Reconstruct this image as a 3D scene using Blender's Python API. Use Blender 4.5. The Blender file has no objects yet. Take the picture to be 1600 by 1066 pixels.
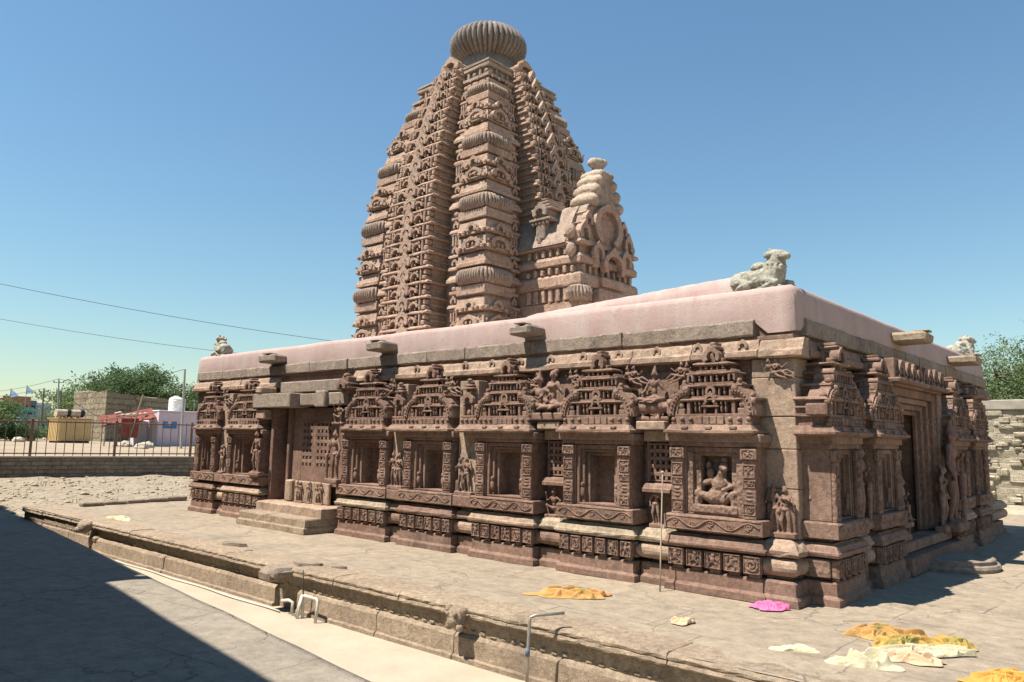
import bpy, math, random
import numpy as np
from mathutils import Vector, Matrix
PI = math.pi
C = bpy.context.scene.collection
SC = bpy.context.scene
R_ = math.radians
rnd = random.Random(7)

# ------------------------------------------------------------------ camera, sky, sun, exposure
CAM = np.array([3.8896, -9.9242, 2.0]); FPX = 1185.54
YAW, PITCH, ROLL = -0.7341, 0.1285, 0.0175
_f = np.array([math.sin(YAW)*math.cos(PITCH), math.cos(YAW)*math.cos(PITCH), math.sin(PITCH)])
_r = np.array([math.cos(YAW), -math.sin(YAW), 0.0]); _u = np.cross(_r, _f)
_r, _u = math.cos(ROLL)*_r + math.sin(ROLL)*_u, -math.sin(ROLL)*_r + math.cos(ROLL)*_u
cam = bpy.data.cameras.new("camera"); camo = bpy.data.objects.new("camera", cam); C.objects.link(camo)
cam.sensor_width = 36; cam.lens = FPX*36/1600; cam.clip_start = .05; cam.clip_end = 4000
camo.matrix_world = Matrix(((_r[0], _u[0], -_f[0], CAM[0]), (_r[1], _u[1], -_f[1], CAM[1]), (_r[2], _u[2], -_f[2], CAM[2]), (0, 0, 0, 1)))
SC.camera = camo
SUN = Vector((-.26, -.46, 1.0)).normalized()
w = bpy.data.worlds.new("World"); SC.world = w; w.use_nodes = True
nt = w.node_tree; bg = nt.nodes["Background"]
sky = nt.nodes.new("ShaderNodeTexSky"); sky.sky_type = 'NISHITA'; sky.sun_disc = False
sky.sun_elevation = math.asin(SUN.z); sky.sun_rotation = math.atan2(SUN.x, SUN.y)
sky.air_density = 1.6; sky.dust_density = 0; sky.ozone_density = 6; sky.altitude = 300
tint = nt.nodes.new("ShaderNodeMix"); tint.data_type = 'RGBA'; tint.blend_type = 'MULTIPLY'; tint.inputs[0].default_value = 1
tint.inputs[7].default_value = (1.26, 1.41, 1.40, 1)          # clear dry-season air, a little towards cyan
nt.links.new(sky.outputs[0], tint.inputs[6]); nt.links.new(tint.outputs[2], bg.inputs[0]); bg.inputs[1].default_value = .05
sl = bpy.data.lights.new("sun", 'SUN'); sl.energy = 5.0; sl.angle = R_(.5); sl.color = (1, .955, .87)
so = bpy.data.objects.new("sun", sl); C.objects.link(so); so.rotation_euler = SUN.to_track_quat('Z', 'Y').to_euler()
SC.view_settings.view_transform = 'Standard'; SC.view_settings.look = 'None'
SC.view_settings.exposure = .92; SC.view_settings.gamma = 1
SC.cycles.max_bounces = 5; SC.cycles.diffuse_bounces = 1; SC.cycles.transparent_max_bounces = 4
try: SC.cycles.use_denoising = True
except Exception: pass

def P(px, py, d):
    "a real point seen at photograph pixel (px, py), d metres ahead of the camera"
    return CAM + (_f + _r*((px-800)/FPX) - _u*((py-533)/FPX))*d

# ------------------------------------------------------------------ mesh builder
class Frame:
    def __init__(s, R=None, t=(0, 0, 0)):
        s.R = np.eye(3) if R is None else np.array(R, float); s.t = np.array(t, float)
    def pt(s, p): return s.R @ np.asarray(p, float) + s.t
def rotz(a, t=(0, 0, 0)):
    c, s_ = math.cos(a), math.sin(a); return Frame([[c, -s_, 0], [s_, c, 0], [0, 0, 1]], t)
WORLD = Frame()

def _box_template():
    sg = [(x, y, z) for x in (-1, 1) for y in (-1, 1) for z in (-1, 1)]
    V = []; W = []
    for s in sg:
        for a in range(3):
            V.append(s); W.append([0 if k == a else -s[k] for k in range(3)])
    V = np.array(V, float); W = np.array(W, float)
    idx = {s: i for i, s in enumerate(sg)}
    F = []
    for a in range(3):
        b, c = (a+1) % 3, (a+2) % 3
        for s in (-1, 1):
            f = []
            for (p, q) in ((-1, -1), (1, -1), (1, 1), (-1, 1)):
                t = [0]*3; t[a] = s; t[b] = p; t[c] = q; f.append(idx[tuple(t)]*3+a)
            F.append(f)
        for p in (-1, 1):
            for q in (-1, 1):
                t1 = [0]*3; t1[a] = -1; t1[b] = p; t1[c] = q
                t2 = list(t1); t2[a] = 1
                i1, i2 = idx[tuple(t1)]*3, idx[tuple(t2)]*3
                F.append([i1+b, i2+b, i2+c, i1+c])
    for i in range(8): F.append([i*3, i*3+1, i*3+2])
    P0 = V + W*.1
    out = []
    for f in F:
        n = np.cross(P0[f[1]]-P0[f[0]], P0[f[2]]-P0[f[0]])
        out.append(f if n @ P0[f].mean(0) > 0 else f[::-1])
    return V, W, out
BV, BW, BF = _box_template()
B8 = np.array([(x, y, z) for x in (-1, 1) for y in (-1, 1) for z in (-1, 1)], float)
B8F = [[0, 1, 3, 2], [4, 6, 7, 5], [0, 4, 5, 1], [2, 3, 7, 6], [0, 2, 6, 4], [1, 5, 7, 3]]
def _ico(sub):
    t = (1+5**.5)/2
    v = [(-1, t, 0), (1, t, 0), (-1, -t, 0), (1, -t, 0), (0, -1, t), (0, 1, t), (0, -1, -t), (0, 1, -t), (t, 0, -1), (t, 0, 1), (-t, 0, -1), (-t, 0, 1)]
    f = [(0, 11, 5), (0, 5, 1), (0, 1, 7), (0, 7, 10), (0, 10, 11), (1, 5, 9), (5, 11, 4), (11, 10, 2), (10, 7, 6), (7, 1, 8), (3, 9, 4), (3, 4, 2), (3, 2, 6), (3, 6, 8), (3, 8, 9), (4, 9, 5), (2, 4, 11), (6, 2, 10), (8, 6, 7), (9, 8, 1)]
    v = [np.array(p)/np.linalg.norm(p) for p in v]
    for _ in range(sub):
        c = {}; g = []
        def mid(a, b):
            k = (min(a, b), max(a, b))
            if k not in c:
                m = v[a]+v[b]; v.append(m/np.linalg.norm(m)); c[k] = len(v)-1
            return c[k]
        for a, b, d in f:
            x, y, z = mid(a, b), mid(b, d), mid(d, a); g += [(a, x, z), (b, y, x), (d, z, y), (x, y, z)]
        f = g
    return np.array(v), [list(q) for q in f]
ICO = [_ico(0), _ico(1), _ico(2)]

class MB:
    def __init__(s, frame=None, seed=1):
        s.V = []; s.F = []; s.n = 0; s.fr = frame or WORLD; s.rs = np.random.RandomState(abs(int(seed))); s.smooth = False
    def add(s, V, F):
        V = np.asarray(V, float).reshape(-1, 3) @ s.fr.R.T + s.fr.t
        n = s.n; s.V.append(V); s.n += len(V)
        s.F.extend([[i+n for i in f] for f in F])
    def box(s, x0, x1, y0, y1, z0, z1, c=.008, j=.003, R=None):
        h = np.array([abs(x1-x0), abs(y1-y0), abs(z1-z0)])/2; m = np.array([x0+x1, y0+y1, z0+z1])/2
        c = min(c, h.min()*.45)
        if c > 0: V = BV*h + BW*c; F = BF
        else: V = B8*h; F = B8F
        if j: V = V + s.rs.uniform(-j, j, V.shape)*.5 + np.sign(V)*s.rs.uniform(-j, 0, 3)
        if R is not None: V = V @ np.asarray(R).T
        s.add(V+m, F)
    def loft(s, x0, x1, y0, y1, prof, sides=(1, 1, 1, 0), seg=.3, jit=.004, cap=True):
        "rectangular rings stepped out by the profile [(p, z)]; sides = left, right, front, back"
        l, r, f, b = sides
        nx = max(1, int((x1-x0)/seg)); ny = max(1, int((y1-y0)/seg)) if (l or r) else 1
        t = []
        for i in range(nx): t.append((i/nx, 0))
        for i in range(ny): t.append((1, i/ny))
        for i in range(nx): t.append((1-i/nx, 1))
        for i in range(ny): t.append((0, 1-i/ny))
        t = np.array(t); k = len(t); V = []
        for p, z in prof:
            X0, X1, Y0, Y1 = x0-p*l, x1+p*r, y0-p*f, y1+p*b
            q = np.stack([X0+(X1-X0)*t[:, 0], Y0+(Y1-Y0)*t[:, 1], np.full(k, z)], 1)
            q = q + s.rs.uniform(-jit, jit, q.shape); V.append(q)
        m = len(prof); F = []
        for a in range(m-1):
            for i in range(k):
                i2 = (i+1) % k; F.append([a*k+i, a*k+i2, (a+1)*k+i2, (a+1)*k+i])
        if cap: F.append(list(range(k))[::-1]); F.append([(m-1)*k+i for i in range(k)])
        s.add(np.concatenate(V), F)
    def ball(s, c, r, sub=1):
        V, F = ICO[sub]; s.add(V*np.asarray(r)+np.asarray(c), F)
    def lathe(s, c, prof, n=20, flute=0, amp=.12, cap=True):
        a = np.arange(n)*2*PI/n; V = []
        for r, z in prof:
            rr = r*(1-amp*(np.arange(n) % 2)) if flute else r
            V.append(np.stack([c[0]+rr*np.cos(a), c[1]+rr*np.sin(a), np.full(n, c[2]+z)], 1))
        F = []; m = len(prof)
        for k in range(m-1):
            for i in range(n):
                i2 = (i+1) % n; F.append([k*n+i, k*n+i2, (k+1)*n+i2, (k+1)*n+i])
        if cap: F.append(list(range(n))[::-1]); F.append([(m-1)*n+i for i in range(n)])
        s.add(np.concatenate(V), F)
    def tube(s, pts, r, n=6, cap=True):
        pts = [np.asarray(p, float) for p in pts]; m = len(pts)
        rr = r if hasattr(r, '__len__') else [r]*m
        V = []; up0 = None
        for i in range(m):
            d = pts[min(i+1, m-1)]-pts[max(i-1, 0)]; d = d/(np.linalg.norm(d)+1e-9)
            if up0 is None:
                up0 = np.array([0, 0, 1.]) if abs(d[2]) < .9 else np.array([1., 0, 0])
            a = np.cross(d, up0); a /= (np.linalg.norm(a)+1e-9); b = np.cross(a, d); up0 = b
            for k in range(n):
                t = 2*PI*k/n; V.append(pts[i]+(a*math.cos(t)+b*math.sin(t))*rr[i])
        F = []
        for i in range(m-1):
            for k in range(n):
                k2 = (k+1) % n; F.append([i*n+k, i*n+k2, (i+1)*n+k2, (i+1)*n+k])
        if cap: F.append(list(range(n))[::-1]); F.append([(m-1)*n+k for k in range(n)])
        s.add(V, F)
    def prism(s, pts, y0, y1):
        "outline in x,z pulled from y0 (front) to y1"
        n = len(pts); V = [(p[0], y0, p[1]) for p in pts]+[(p[0], y1, p[1]) for p in pts]
        F = [list(range(n)), [n+i for i in range(n)][::-1]]
        for i in range(n):
            i2 = (i+1) % n; F.append([i2, i, n+i, n+i2])
        s.add(V, F)
    def arch(s, u, z, w, h, y0, y1, hole=.55, a0=-.2, a1=1.2, n=14, point=.22):
        "horseshoe arch ring: width w, height h standing on z; front y0, back y1"
        q = s.rs.uniform(-1, 1, 5); u += q[0]*.012*min(1, w*2); w *= 1+.07*q[1]; h *= 1+.08*q[2]; hole *= 1+.10*q[3]; y0 += .012*q[4]
        r = w/2; hr = r*hole; cz = z+h*.45
        O = []; I = []
        for i in range(n+1):
            t = (a0+(a1-a0)*i/n)*PI
            k = max(0, 1-abs(t-PI/2)/.5)
            O.append((u+r*math.cos(t), cz+(h*.5)*math.sin(t)+k*point*h)); I.append((u+hr*math.cos(t), cz+(h*.5*hole*1.1)*math.sin(t)))
        m = n+1; V = []
        for y in (y0, y1):
            V += [(p[0], y, p[1]) for p in O]+[(p[0], y, p[1]) for p in I]
        F = []
        for i in range(n):
            F.append([i, m+i, m+i+1, i+1]); F.append([2*m+i, i, i+1, 2*m+i+1]); F.append([m+i, 3*m+i, 3*m+i+1, m+i+1])
        for i in (0, n): F.append([i, 2*m+i, 3*m+i, m+i] if i == 0 else [m+i, 3*m+i, 2*m+i, i])
        s.add(V, F)
    def band(s, u, z, rx, rz, th, y0, y1, a0, a1, n=12):
        "curved band in the wall plane, centre (u, z), from angle a0 to a1"
        V = []; F = []
        for i in range(n+1):
            t = a0+(a1-a0)*i/n; c, q = math.cos(t), math.sin(t)
            for y in (y0, y1): V += [(u+rx*c, y, z+rz*q), (u+(rx-th)*c if abs(rx) > th else u, y, z+(rz-th)*q)]
        for i in range(n):
            k = 4*i; F += [[k, k+1, k+5, k+4], [k+2, k+6, k+7, k+3], [k, k+4, k+6, k+2], [k+1, k+3, k+7, k+5]]
        F += [[0, 2, 3, 1], [4*n, 4*n+1, 4*n+3, 4*n+2]]
        s.add(V, F)
    def build(s, name, mat, parent=None, smooth=None):
        me = bpy.data.meshes.new(name)
        V = np.concatenate(s.V) if s.V else np.zeros((0, 3))
        off = np.zeros(3)
        me.from_pydata(V.tolist(), [], s.F); me.update()
        if (s.smooth if smooth is None else smooth): me.shade_smooth()
        if mat: me.materials.append(mat)
        return link(name, me, parent)

def link(name, me, parent=None, M=None):
    o = bpy.data.objects.new(name, me); C.objects.link(o)
    if M is not None: o.matrix_world = M
    if parent is not None:
        o.parent = parent; o.matrix_parent_inverse = WM[parent.name].inverted()
    WM[o.name] = M.copy() if M is not None else Matrix.Identity(4)
    return o
WM = {}
def tag(o, label=None, cat=None, group=None, kind=None):
    if label: o['label'] = label
    if cat: o['category'] = cat
    if group: o['group'] = group
    if kind: o['kind'] = kind
    return o
def empty(name, loc, label, cat, group=None):
    o = bpy.data.objects.new(name, None); C.objects.link(o); o.location = loc; o.empty_display_size = .3
    WM[o.name] = Matrix.Translation(loc)
    return tag(o, label, cat, group)

# ------------------------------------------------------------------ materials
def mat_new(name):
    m = bpy.data.materials.new(name); m.use_nodes = True
    t = m.node_tree; return m, t, t.nodes["Principled BSDF"]
def N(t, typ, **kw):
    n = t.nodes.new(typ)
    for k, v in kw.items():
        if k in n.inputs: n.inputs[k].default_value = v
        else: setattr(n, k, v)
    return n
def L(t, a, b): t.links.new(a, b)
def mixc(t, fac, a, b, mode='MIX'):
    n = t.nodes.new("ShaderNodeMix"); n.data_type = 'RGBA'; n.blend_type = mode
    for k, v in ((0, fac), (6, a), (7, b)):
        if hasattr(v, 'is_linked') or isinstance(v, bpy.types.NodeSocket): L(t, v, n.inputs[k])
        else: n.inputs[k].default_value = v if k == 0 else (*v, 1) if len(v) == 3 else v
    return n.outputs[2]
def ramp(t, v, stops):
    n = t.nodes.new("ShaderNodeValToRGB"); e = n.color_ramp.elements
    while len(e) < len(stops): e.new(.5)
    for q, (p, c) in zip(e, stops):
        q.position = p; q.color = (c, c, c, 1) if not hasattr(c, '__len__') else (*c, 1)
    L(t, v, n.inputs[0]); return n.outputs[0]
def noise(t, co, scale, detail=4, rough=.6, dist=0):
    n = N(t, "ShaderNodeTexNoise"); n.inputs["Scale"].default_value = scale; n.inputs["Detail"].default_value = detail
    n.inputs["Roughness"].default_value = rough; n.inputs["Distortion"].default_value = dist
    L(t, co, n.inputs["Vector"]); return n.outputs["Fac"]
def bump(t, h, dist, strength, prev=None):
    n = N(t, "ShaderNodeBump"); n.inputs["Distance"].default_value = dist; n.inputs["Strength"].default_value = strength
    L(t, h, n.inputs["Height"])
    if prev is not None: L(t, prev, n.inputs["Normal"])
    return n.outputs[0]

def stone(name, c1, c2, c3, dark=(.06, .045, .04), isl=.5, carve=0, darkamt=.45, scale=1.0, rough=.9, fine=.5):
    "weathered stone: two tones in patches, a third per block, dark weather stains, pitted surface"
    m, t, b = mat_new(name); g = N(t, "ShaderNodeNewGeometry"); co = g.outputs["Position"]
    a = ramp(t, noise(t, co, .9*scale, 5, .65), [(.35, 0.), (.65, 1.)])
    col = mixc(t, a, c1, c2)
    rp = ramp(t, g.outputs["Random Per Island"], [(0., 0.), (.55, .25), (1., 1.)])
    mu = N(t, "ShaderNodeMath", operation='MULTIPLY'); L(t, rp, mu.inputs[0]); mu.inputs[1].default_value = isl
    col = mixc(t, mu.outputs[0], col, c3)
    mot = ramp(t, noise(t, co, 12*scale, 8, .78), [(.3, .54), (.7, 1.38)])
    col = mixc(t, 1.0, col, mot, 'MULTIPLY')
    sp = ramp(t, noise(t, co, 70, 3, .7), [(.3, .72), (.7, 1.22)])
    col = mixc(t, 1.0, col, sp, 'MULTIPLY')
    mp = N(t, "ShaderNodeMapping"); mp.inputs["Scale"].default_value = (1, 1, .35); L(t, co, mp.inputs[0])
    st = ramp(t, noise(t, mp.outputs[0], 1.7*scale, 7, .72), [(.5, 0.), (.72, 1.)])
    mu2 = N(t, "ShaderNodeMath", operation='MULTIPLY'); L(t, st, mu2.inputs[0]); mu2.inputs[1].default_value = darkamt
    col = mixc(t, mu2.outputs[0], col, dark)
    L(t, col, b.inputs["Base Color"]); b.inputs["Roughness"].default_value = rough; b.inputs["Specular IOR Level"].default_value = .2
    nb = bump(t, noise(t, co, 26, 9, .78), .04, fine)
    nb = bump(t, noise(t, co, 120, 4, .7), .006, .4, nb)
    if carve:
        vo = N(t, "ShaderNodeTexVoronoi"); vo.inputs["Scale"].default_value = 17; L(t, co, vo.inputs["Vector"])
        nb = bump(t, vo.outputs["Distance"], .03, carve, nb)
    L(t, nb, b.inputs["Normal"]); return m

def paving(name, c1, c2, c3, sx, sy, joint, rot=0, crack=1, rough=.9, jointc=(.1, .085, .07), bumpd=.012):
    m, t, b = mat_new(name); g = N(t, "ShaderNodeNewGeometry"); co = g.outputs["Position"]
    # gently warped slabs
    nz = N(t, "ShaderNodeTexNoise"); nz.inputs["Scale"].default_value = .7; L(t, co, nz.inputs["Vector"])
    wa = N(t, "ShaderNodeVectorMath", operation='SCALE'); L(t, nz.outputs["Color"], wa.inputs[0]); wa.inputs[3].default_value = .22
    ad = N(t, "ShaderNodeVectorMath", operation='ADD'); L(t, co, ad.inputs[0]); L(t, wa.outputs[0], ad.inputs[1])
    mp = N(t, "ShaderNodeMapping"); mp.inputs["Rotation"].default_value = (0, 0, rot); L(t, ad.outputs[0], mp.inputs[0])
    br = N(t, "ShaderNodeTexBrick"); br.offset = .37; br.inputs["Scale"].default_value = 1
    br.inputs["Brick Width"].default_value = sx; br.inputs["Row Height"].default_value = sy; br.inputs["Mortar Size"].default_value = joint
    br.inputs["Mortar Smooth"].default_value = .4; br.inputs["Color1"].default_value = (0, 0, 0, 1); br.inputs["Color2"].default_value = (1, 1, 1, 1); br.inputs["Mortar"].default_value = (.5, .5, .5, 1)
    L(t, mp.outputs[0], br.inputs["Vector"])
    col = mixc(t, ramp(t, noise(t, co, .55, 6, .65), [(.35, 0.), (.66, 1.)]), c1, c2)
    cb = N(t, "ShaderNodeSeparateColor"); L(t, br.outputs["Color"], cb.inputs[0])
    m3 = N(t, "ShaderNodeMath", operation='MULTIPLY'); L(t, cb.outputs[0], m3.inputs[0]); m3.inputs[1].default_value = .45
    col = mixc(t, m3.outputs[0], col, c3)
    col = mixc(t, 1.0, col, ramp(t, noise(t, co, 5, 8, .75), [(.3, .70), (.7, 1.24)]), 'MULTIPLY')
    col = mixc(t, ramp(t, noise(t, co, 1.1, 9, .72), [(.54, 0.), (.70, .5)]), col, tuple(v*.55 for v in c3))
    col = mixc(t, 1.0, col, ramp(t, noise(t, co, 45, 4, .7), [(.3, .86), (.7, 1.12)]), 'MULTIPLY')
    mu = N(t, "ShaderNodeMath", operation='MULTIPLY'); L(t, br.outputs["Fac"], mu.inputs[0]); L(t, ramp(t, noise(t, co, 1.3, 3), [(.40, .0), (.65, .65)]), mu.inputs[1])
    col = mixc(t, mu.outputs[0], col, jointc)
    nb = None
    if crack:
        vo = N(t, "ShaderNodeTexVoronoi", feature='DISTANCE_TO_EDGE'); vo.inputs["Scale"].default_value = .42
        n2 = N(t, "ShaderNodeTexNoise"); n2.inputs["Scale"].default_value = 2.2; n2.inputs["Detail"].default_value = 6; L(t, co, n2.inputs["Vector"])
        w2 = N(t, "ShaderNodeVectorMath", operation='SCALE'); L(t, n2.outputs["Color"], w2.inputs[0]); w2.inputs[3].default_value = .55
        a2 = N(t, "ShaderNodeVectorMath", operation='ADD'); L(t, co, a2.inputs[0]); L(t, w2.outputs[0], a2.inputs[1]); L(t, a2.outputs[0], vo.inputs["Vector"])
        ck = ramp(t, vo.outputs["Distance"], [(.0, 1.), (.007, 0.)])
        m4 = N(t, "ShaderNodeMath", operation='MULTIPLY'); L(t, ck, m4.inputs[0]); L(t, ramp(t, noise(t, co, .8, 2), [(.50, 0.), (.57, .55*crack)]), m4.inputs[1])
        col = mixc(t, m4.outputs[0], col, jointc)
        nb = bump(t, ck, -.02, .6)
    L(t, col, b.inputs["Base Color"]); b.inputs["Roughness"].default_value = rough; b.inputs["Specular IOR Level"].default_value = .2
    nb = bump(t, br.outputs["Fac"], -bumpd, .7, nb)
    nb = bump(t, noise(t, co, 6, 9, .7), .035, .7, nb)
    nb = bump(t, noise(t, co, 60, 5, .7), .006, .5, nb)
    L(t, nb, b.inputs["Normal"]); return m

def masonry(name, c1, c2, mortar, bw, rh, plane='x', warp=.06, msize=.02, rough=.95, bd=.03):
    "coursed rubble on upright walls; plane x: bricks run along x and y mixed"
    m, t, b = mat_new(name); g = N(t, "ShaderNodeNewGeometry"); co = g.outputs["Position"]
    sx = N(t, "ShaderNodeSeparateXYZ"); L(t, co, sx.inputs[0])
    cx = N(t, "ShaderNodeCombineXYZ")
    su = N(t, "ShaderNodeMath", operation='ADD'); L(t, sx.outputs[0], su.inputs[0]); L(t, sx.outputs[1], su.inputs[1])
    L(t, su.outputs[0], cx.inputs[0]); L(t, sx.outputs[2], cx.inputs[1])
    n2 = N(t, "ShaderNodeTexNoise"); n2.inputs["Scale"].default_value = 2.5; n2.inputs["Detail"].default_value = 3; L(t, co, n2.inputs["Vector"])
    w2 = N(t, "ShaderNodeVectorMath", operation='SCALE'); L(t, n2.outputs["Color"], w2.inputs[0]); w2.inputs[3].default_value = warp*2
    a2 = N(t, "ShaderNodeVectorMath", operation='ADD'); L(t, cx.outputs[0], a2.inputs[0]); L(t, w2.outputs[0], a2.inputs[1])
    br = N(t, "ShaderNodeTexBrick"); br.offset = .43; br.offset_frequency = 2; br.squash = .7; br.squash_frequency = 3
    br.inputs["Scale"].default_value = 1; br.inputs["Brick Width"].default_value = bw; br.inputs["Row Height"].default_value = rh
    br.inputs["Mortar Size"].default_value = msize; br.inputs["Mortar Smooth"].default_value = .35
    br.inputs["Color1"].default_value = (*c1, 1); br.inputs["Color2"].default_value = (*c2, 1); br.inputs["Mortar"].default_value = (*mortar, 1)
    L(t, a2.outputs[0], br.inputs["Vector"])
    col = mixc(t, 1.0, br.outputs["Color"], ramp(t, noise(t, co, 3, 6, .7), [(.3, .7), (.7, 1.25)]), 'MULTIPLY')
    col = mixc(t, 1.0, col, ramp(t, noise(t, co, 30, 4, .7), [(.3, .8), (.7, 1.15)]), 'MULTIPLY')
    L(t, col, b.inputs["Base Color"]); b.inputs["Roughness"].default_value = rough; b.inputs["Specular IOR Level"].default_value = .15
    nb = bump(t, br.outputs["Fac"], -bd, .9); nb = bump(t, noise(t, co, 9, 7, .7), .04, .8, nb)
    L(t, nb, b.inputs["Normal"]); return m

def plain(name, c, rough=.7, var=.15, scale=8, metal=0, bumpd=.004, c2=None, spec=.3):
    m, t, b = mat_new(name); g = N(t, "ShaderNodeNewGeometry"); co = g.outputs["Position"]
    f = noise(t, co, scale, 5, .65)
    col = mixc(t, ramp(t, f, [(.35, 0.), (.65, 1.)]), c, c2) if c2 else mixc(t, 1.0, c, ramp(t, f, [(.3, 1-var), (.7, 1+var)]), 'MULTIPLY')
    L(t, col, b.inputs["Base Color"]); b.inputs["Roughness"].default_value = rough; b.inputs["Metallic"].default_value = metal
    b.inputs["Specular IOR Level"].default_value = spec
    if bumpd: L(t, bump(t, noise(t, co, scale*4, 5, .7), bumpd, .6), b.inputs["Normal"])
    return m

def plaster(name, c1, c2, stain, grime):
    m, t, b = mat_new(name); g = N(t, "ShaderNodeNewGeometry"); co = g.outputs["Position"]
    col = mixc(t, ramp(t, noise(t, co, 1.1, 6, .65), [(.35, 0.), (.65, 1.)]), c1, c2)
    mp = N(t, "ShaderNodeMapping"); mp.inputs["Scale"].default_value = (2.2, 2.2, .3); L(t, co, mp.inputs[0])
    st = ramp(t, noise(t, mp.outputs[0], 1.6, 8, .7), [(.47, 0.), (.68, .85)])
    col = mixc(t, st, col, stain)
    col = mixc(t, ramp(t, noise(t, co, 3.1, 9, .75), [(.56, 0.), (.68, .6)]), col, grime)
    col = mixc(t, 1.0, col, ramp(t, noise(t, co, 30, 5, .7), [(.3, .9), (.7, 1.08)]), 'MULTIPLY')
    L(t, col, b.inputs["Base Color"]); b.inputs["Roughness"].default_value = .85; b.inputs["Specular IOR Level"].default_value = .2
    nb = bump(t, noise(t, co, 2.5, 6, .6), .03, .4); nb = bump(t, noise(t, co, 40, 6, .7), .008, .5, nb)
    L(t, nb, b.inputs["Normal"]); return m

def leafmat(name, c1, c2, c3):
    m, t, b = mat_new(name); g = N(t, "ShaderNodeNewGeometry")
    col = mixc(t, g.outputs["Random Per Island"], c1, c2)
    col = mixc(t, ramp(t, noise(t, g.outputs["Position"], .5, 3), [(.4, 0.), (.65, .7)]), col, c3)
    L(t, col, b.inputs["Base Color"]); b.inputs["Roughness"].default_value = .7; b.inputs["Specular IOR Level"].default_value = .2
    tr = N(t, "ShaderNodeBsdfTranslucent"); L(t, col, tr.inputs[0]); mx = N(t, "ShaderNodeMixShader"); mx.inputs[0].default_value = .3
    L(t, b.outputs[0], mx.inputs[1]); L(t, tr.outputs[0], mx.inputs[2]); L(t, mx.outputs[0], t.nodes["Material Output"].inputs[0])
    return m

M = {}
M['red'] = stone('red_sandstone', (.185, .103, .074), (.275, .172, .126), (.33, .228, .162), isl=.55, darkamt=.7)
M['redc'] = stone('carved_red_sandstone', (.19, .11, .08), (.275, .175, .128), (.31, .215, .155), isl=.35, carve=.55, darkamt=.6)
M['buff'] = stone('buff_sandstone', (.36, .245, .172), (.41, .295, .208), (.31, .205, .15), isl=.45, darkamt=.4)
M['cream'] = stone('cream_sandstone', (.41, .325, .22), (.36, .28, .195), (.32, .235, .165), isl=.3, darkamt=.35)
M['tower'] = stone('tower_sandstone', (.40, .262, .188), (.44, .315, .228), (.42, .265, .185), isl=.55, darkamt=.5, carve=.25)
M['towerg'] = stone('grey_weathered_sandstone', (.32, .235, .178), (.39, .295, .222), (.36, .25, .185), isl=.4, darkamt=.55)
M['finial'] = stone('pale_finial_sandstone', (.41, .305, .225), (.45, .35, .265), (.36, .27, .19), isl=.1, darkamt=.5)
M['crownst'] = stone('dark_crown_sandstone', (.20, .165, .14), (.26, .215, .18), (.29, .24, .195), isl=.4, darkamt=.5)
M['granite'] = stone('brown_granite', (.31, .235, .18), (.37, .295, .225), (.29, .21, .16), isl=.5, darkamt=.5, fine=.9)
M['pale'] = stone('white_weathered_stone', (.38, .35, .275), (.45, .415, .325), (.31, .28, .22), dark=(.13, .12, .10), isl=.2, darkamt=.6, fine=.8)
M['edge'] = stone('platform_edge_sandstone', (.38, .285, .195), (.32, .235, .165), (.42, .325, .225), isl=.4, darkamt=.4, fine=.8)
M['pink'] = plaster('pink_lime_plaster', (.385, .262, .228), (.43, .315, .275), (.43, .345, .295), (.25, .18, .145))
M['pave'] = paving('worn_temple_paving', (.335, .262, .186), (.28, .222, .160), (.252, .205, .149), 1.9, 1.15, .012)
M['darkpave'] = paving('grey_courtyard_paving', (.225, .19, .148), (.275, .232, .178), (.255, .215, .165), 2.6, 1.35, .014, rot=-.12)
M['sand'] = plain('sandy_limewashed_floor', (.40, .34, .25), .95, c2=(.35, .29, .21), scale=1.5, bumpd=.02)
M['rubble'] = masonry('pale_rubble_masonry', (.40, .34, .245), (.30, .25, .18), (.42, .355, .26), .42, .2, warp=.12, msize=.03)
M['lowwall'] = masonry('grey_coursed_stone', (.20, .165, .125), (.26, .215, .16), (.12, .10, .08), .75, .2, warp=.05, msize=.018)
M['bigblock'] = masonry('yellow_rubble_masonry', (.30, .25, .17), (.24, .195, .13), (.16, .125, .085), 1.1, .55, warp=.3, msize=.05, bd=.1)
# ------------------------------------------------------------------ carved figures (one continuous surface each)
def blob_mesh(name, parts, voxel, smooth_it=4, mat=None):
    mb = MB()
    for p in parts:
        if p[0] == 'e': mb.ball(p[1], p[2], 2)
        elif p[0] == 'b': mb.box(*p[1], c=.01)
        else:
            pts = [np.array(q, float) for q in p[1]]; rr = p[2]
            mb.tube(pts, rr, 10)
            for q, r in zip(pts, rr): mb.ball(q, (r, r, r), 1)
    me = bpy.data.meshes.new(name+"_raw"); me.from_pydata(np.concatenate(mb.V).tolist(), [], mb.F)
    o = bpy.data.objects.new(name+"_raw", me); C.objects.link(o)
    r = o.modifiers.new("r", 'REMESH'); r.mode = 'VOXEL'; r.voxel_size = voxel; r.use_smooth_shade = True
    s = o.modifiers.new("s", 'SMOOTH'); s.iterations = smooth_it; s.factor = .4
    bpy.context.view_layer.update()
    out = bpy.data.meshes.new_from_object(o.evaluated_get(bpy.context.evaluated_depsgraph_get())); out.name = name
    bpy.data.objects.remove(o); bpy.data.meshes.remove(me)
    out.materials.clear()
    if mat: out.materials.append(mat)
    for p in out.polygons: p.use_smooth = True
    return out

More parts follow.
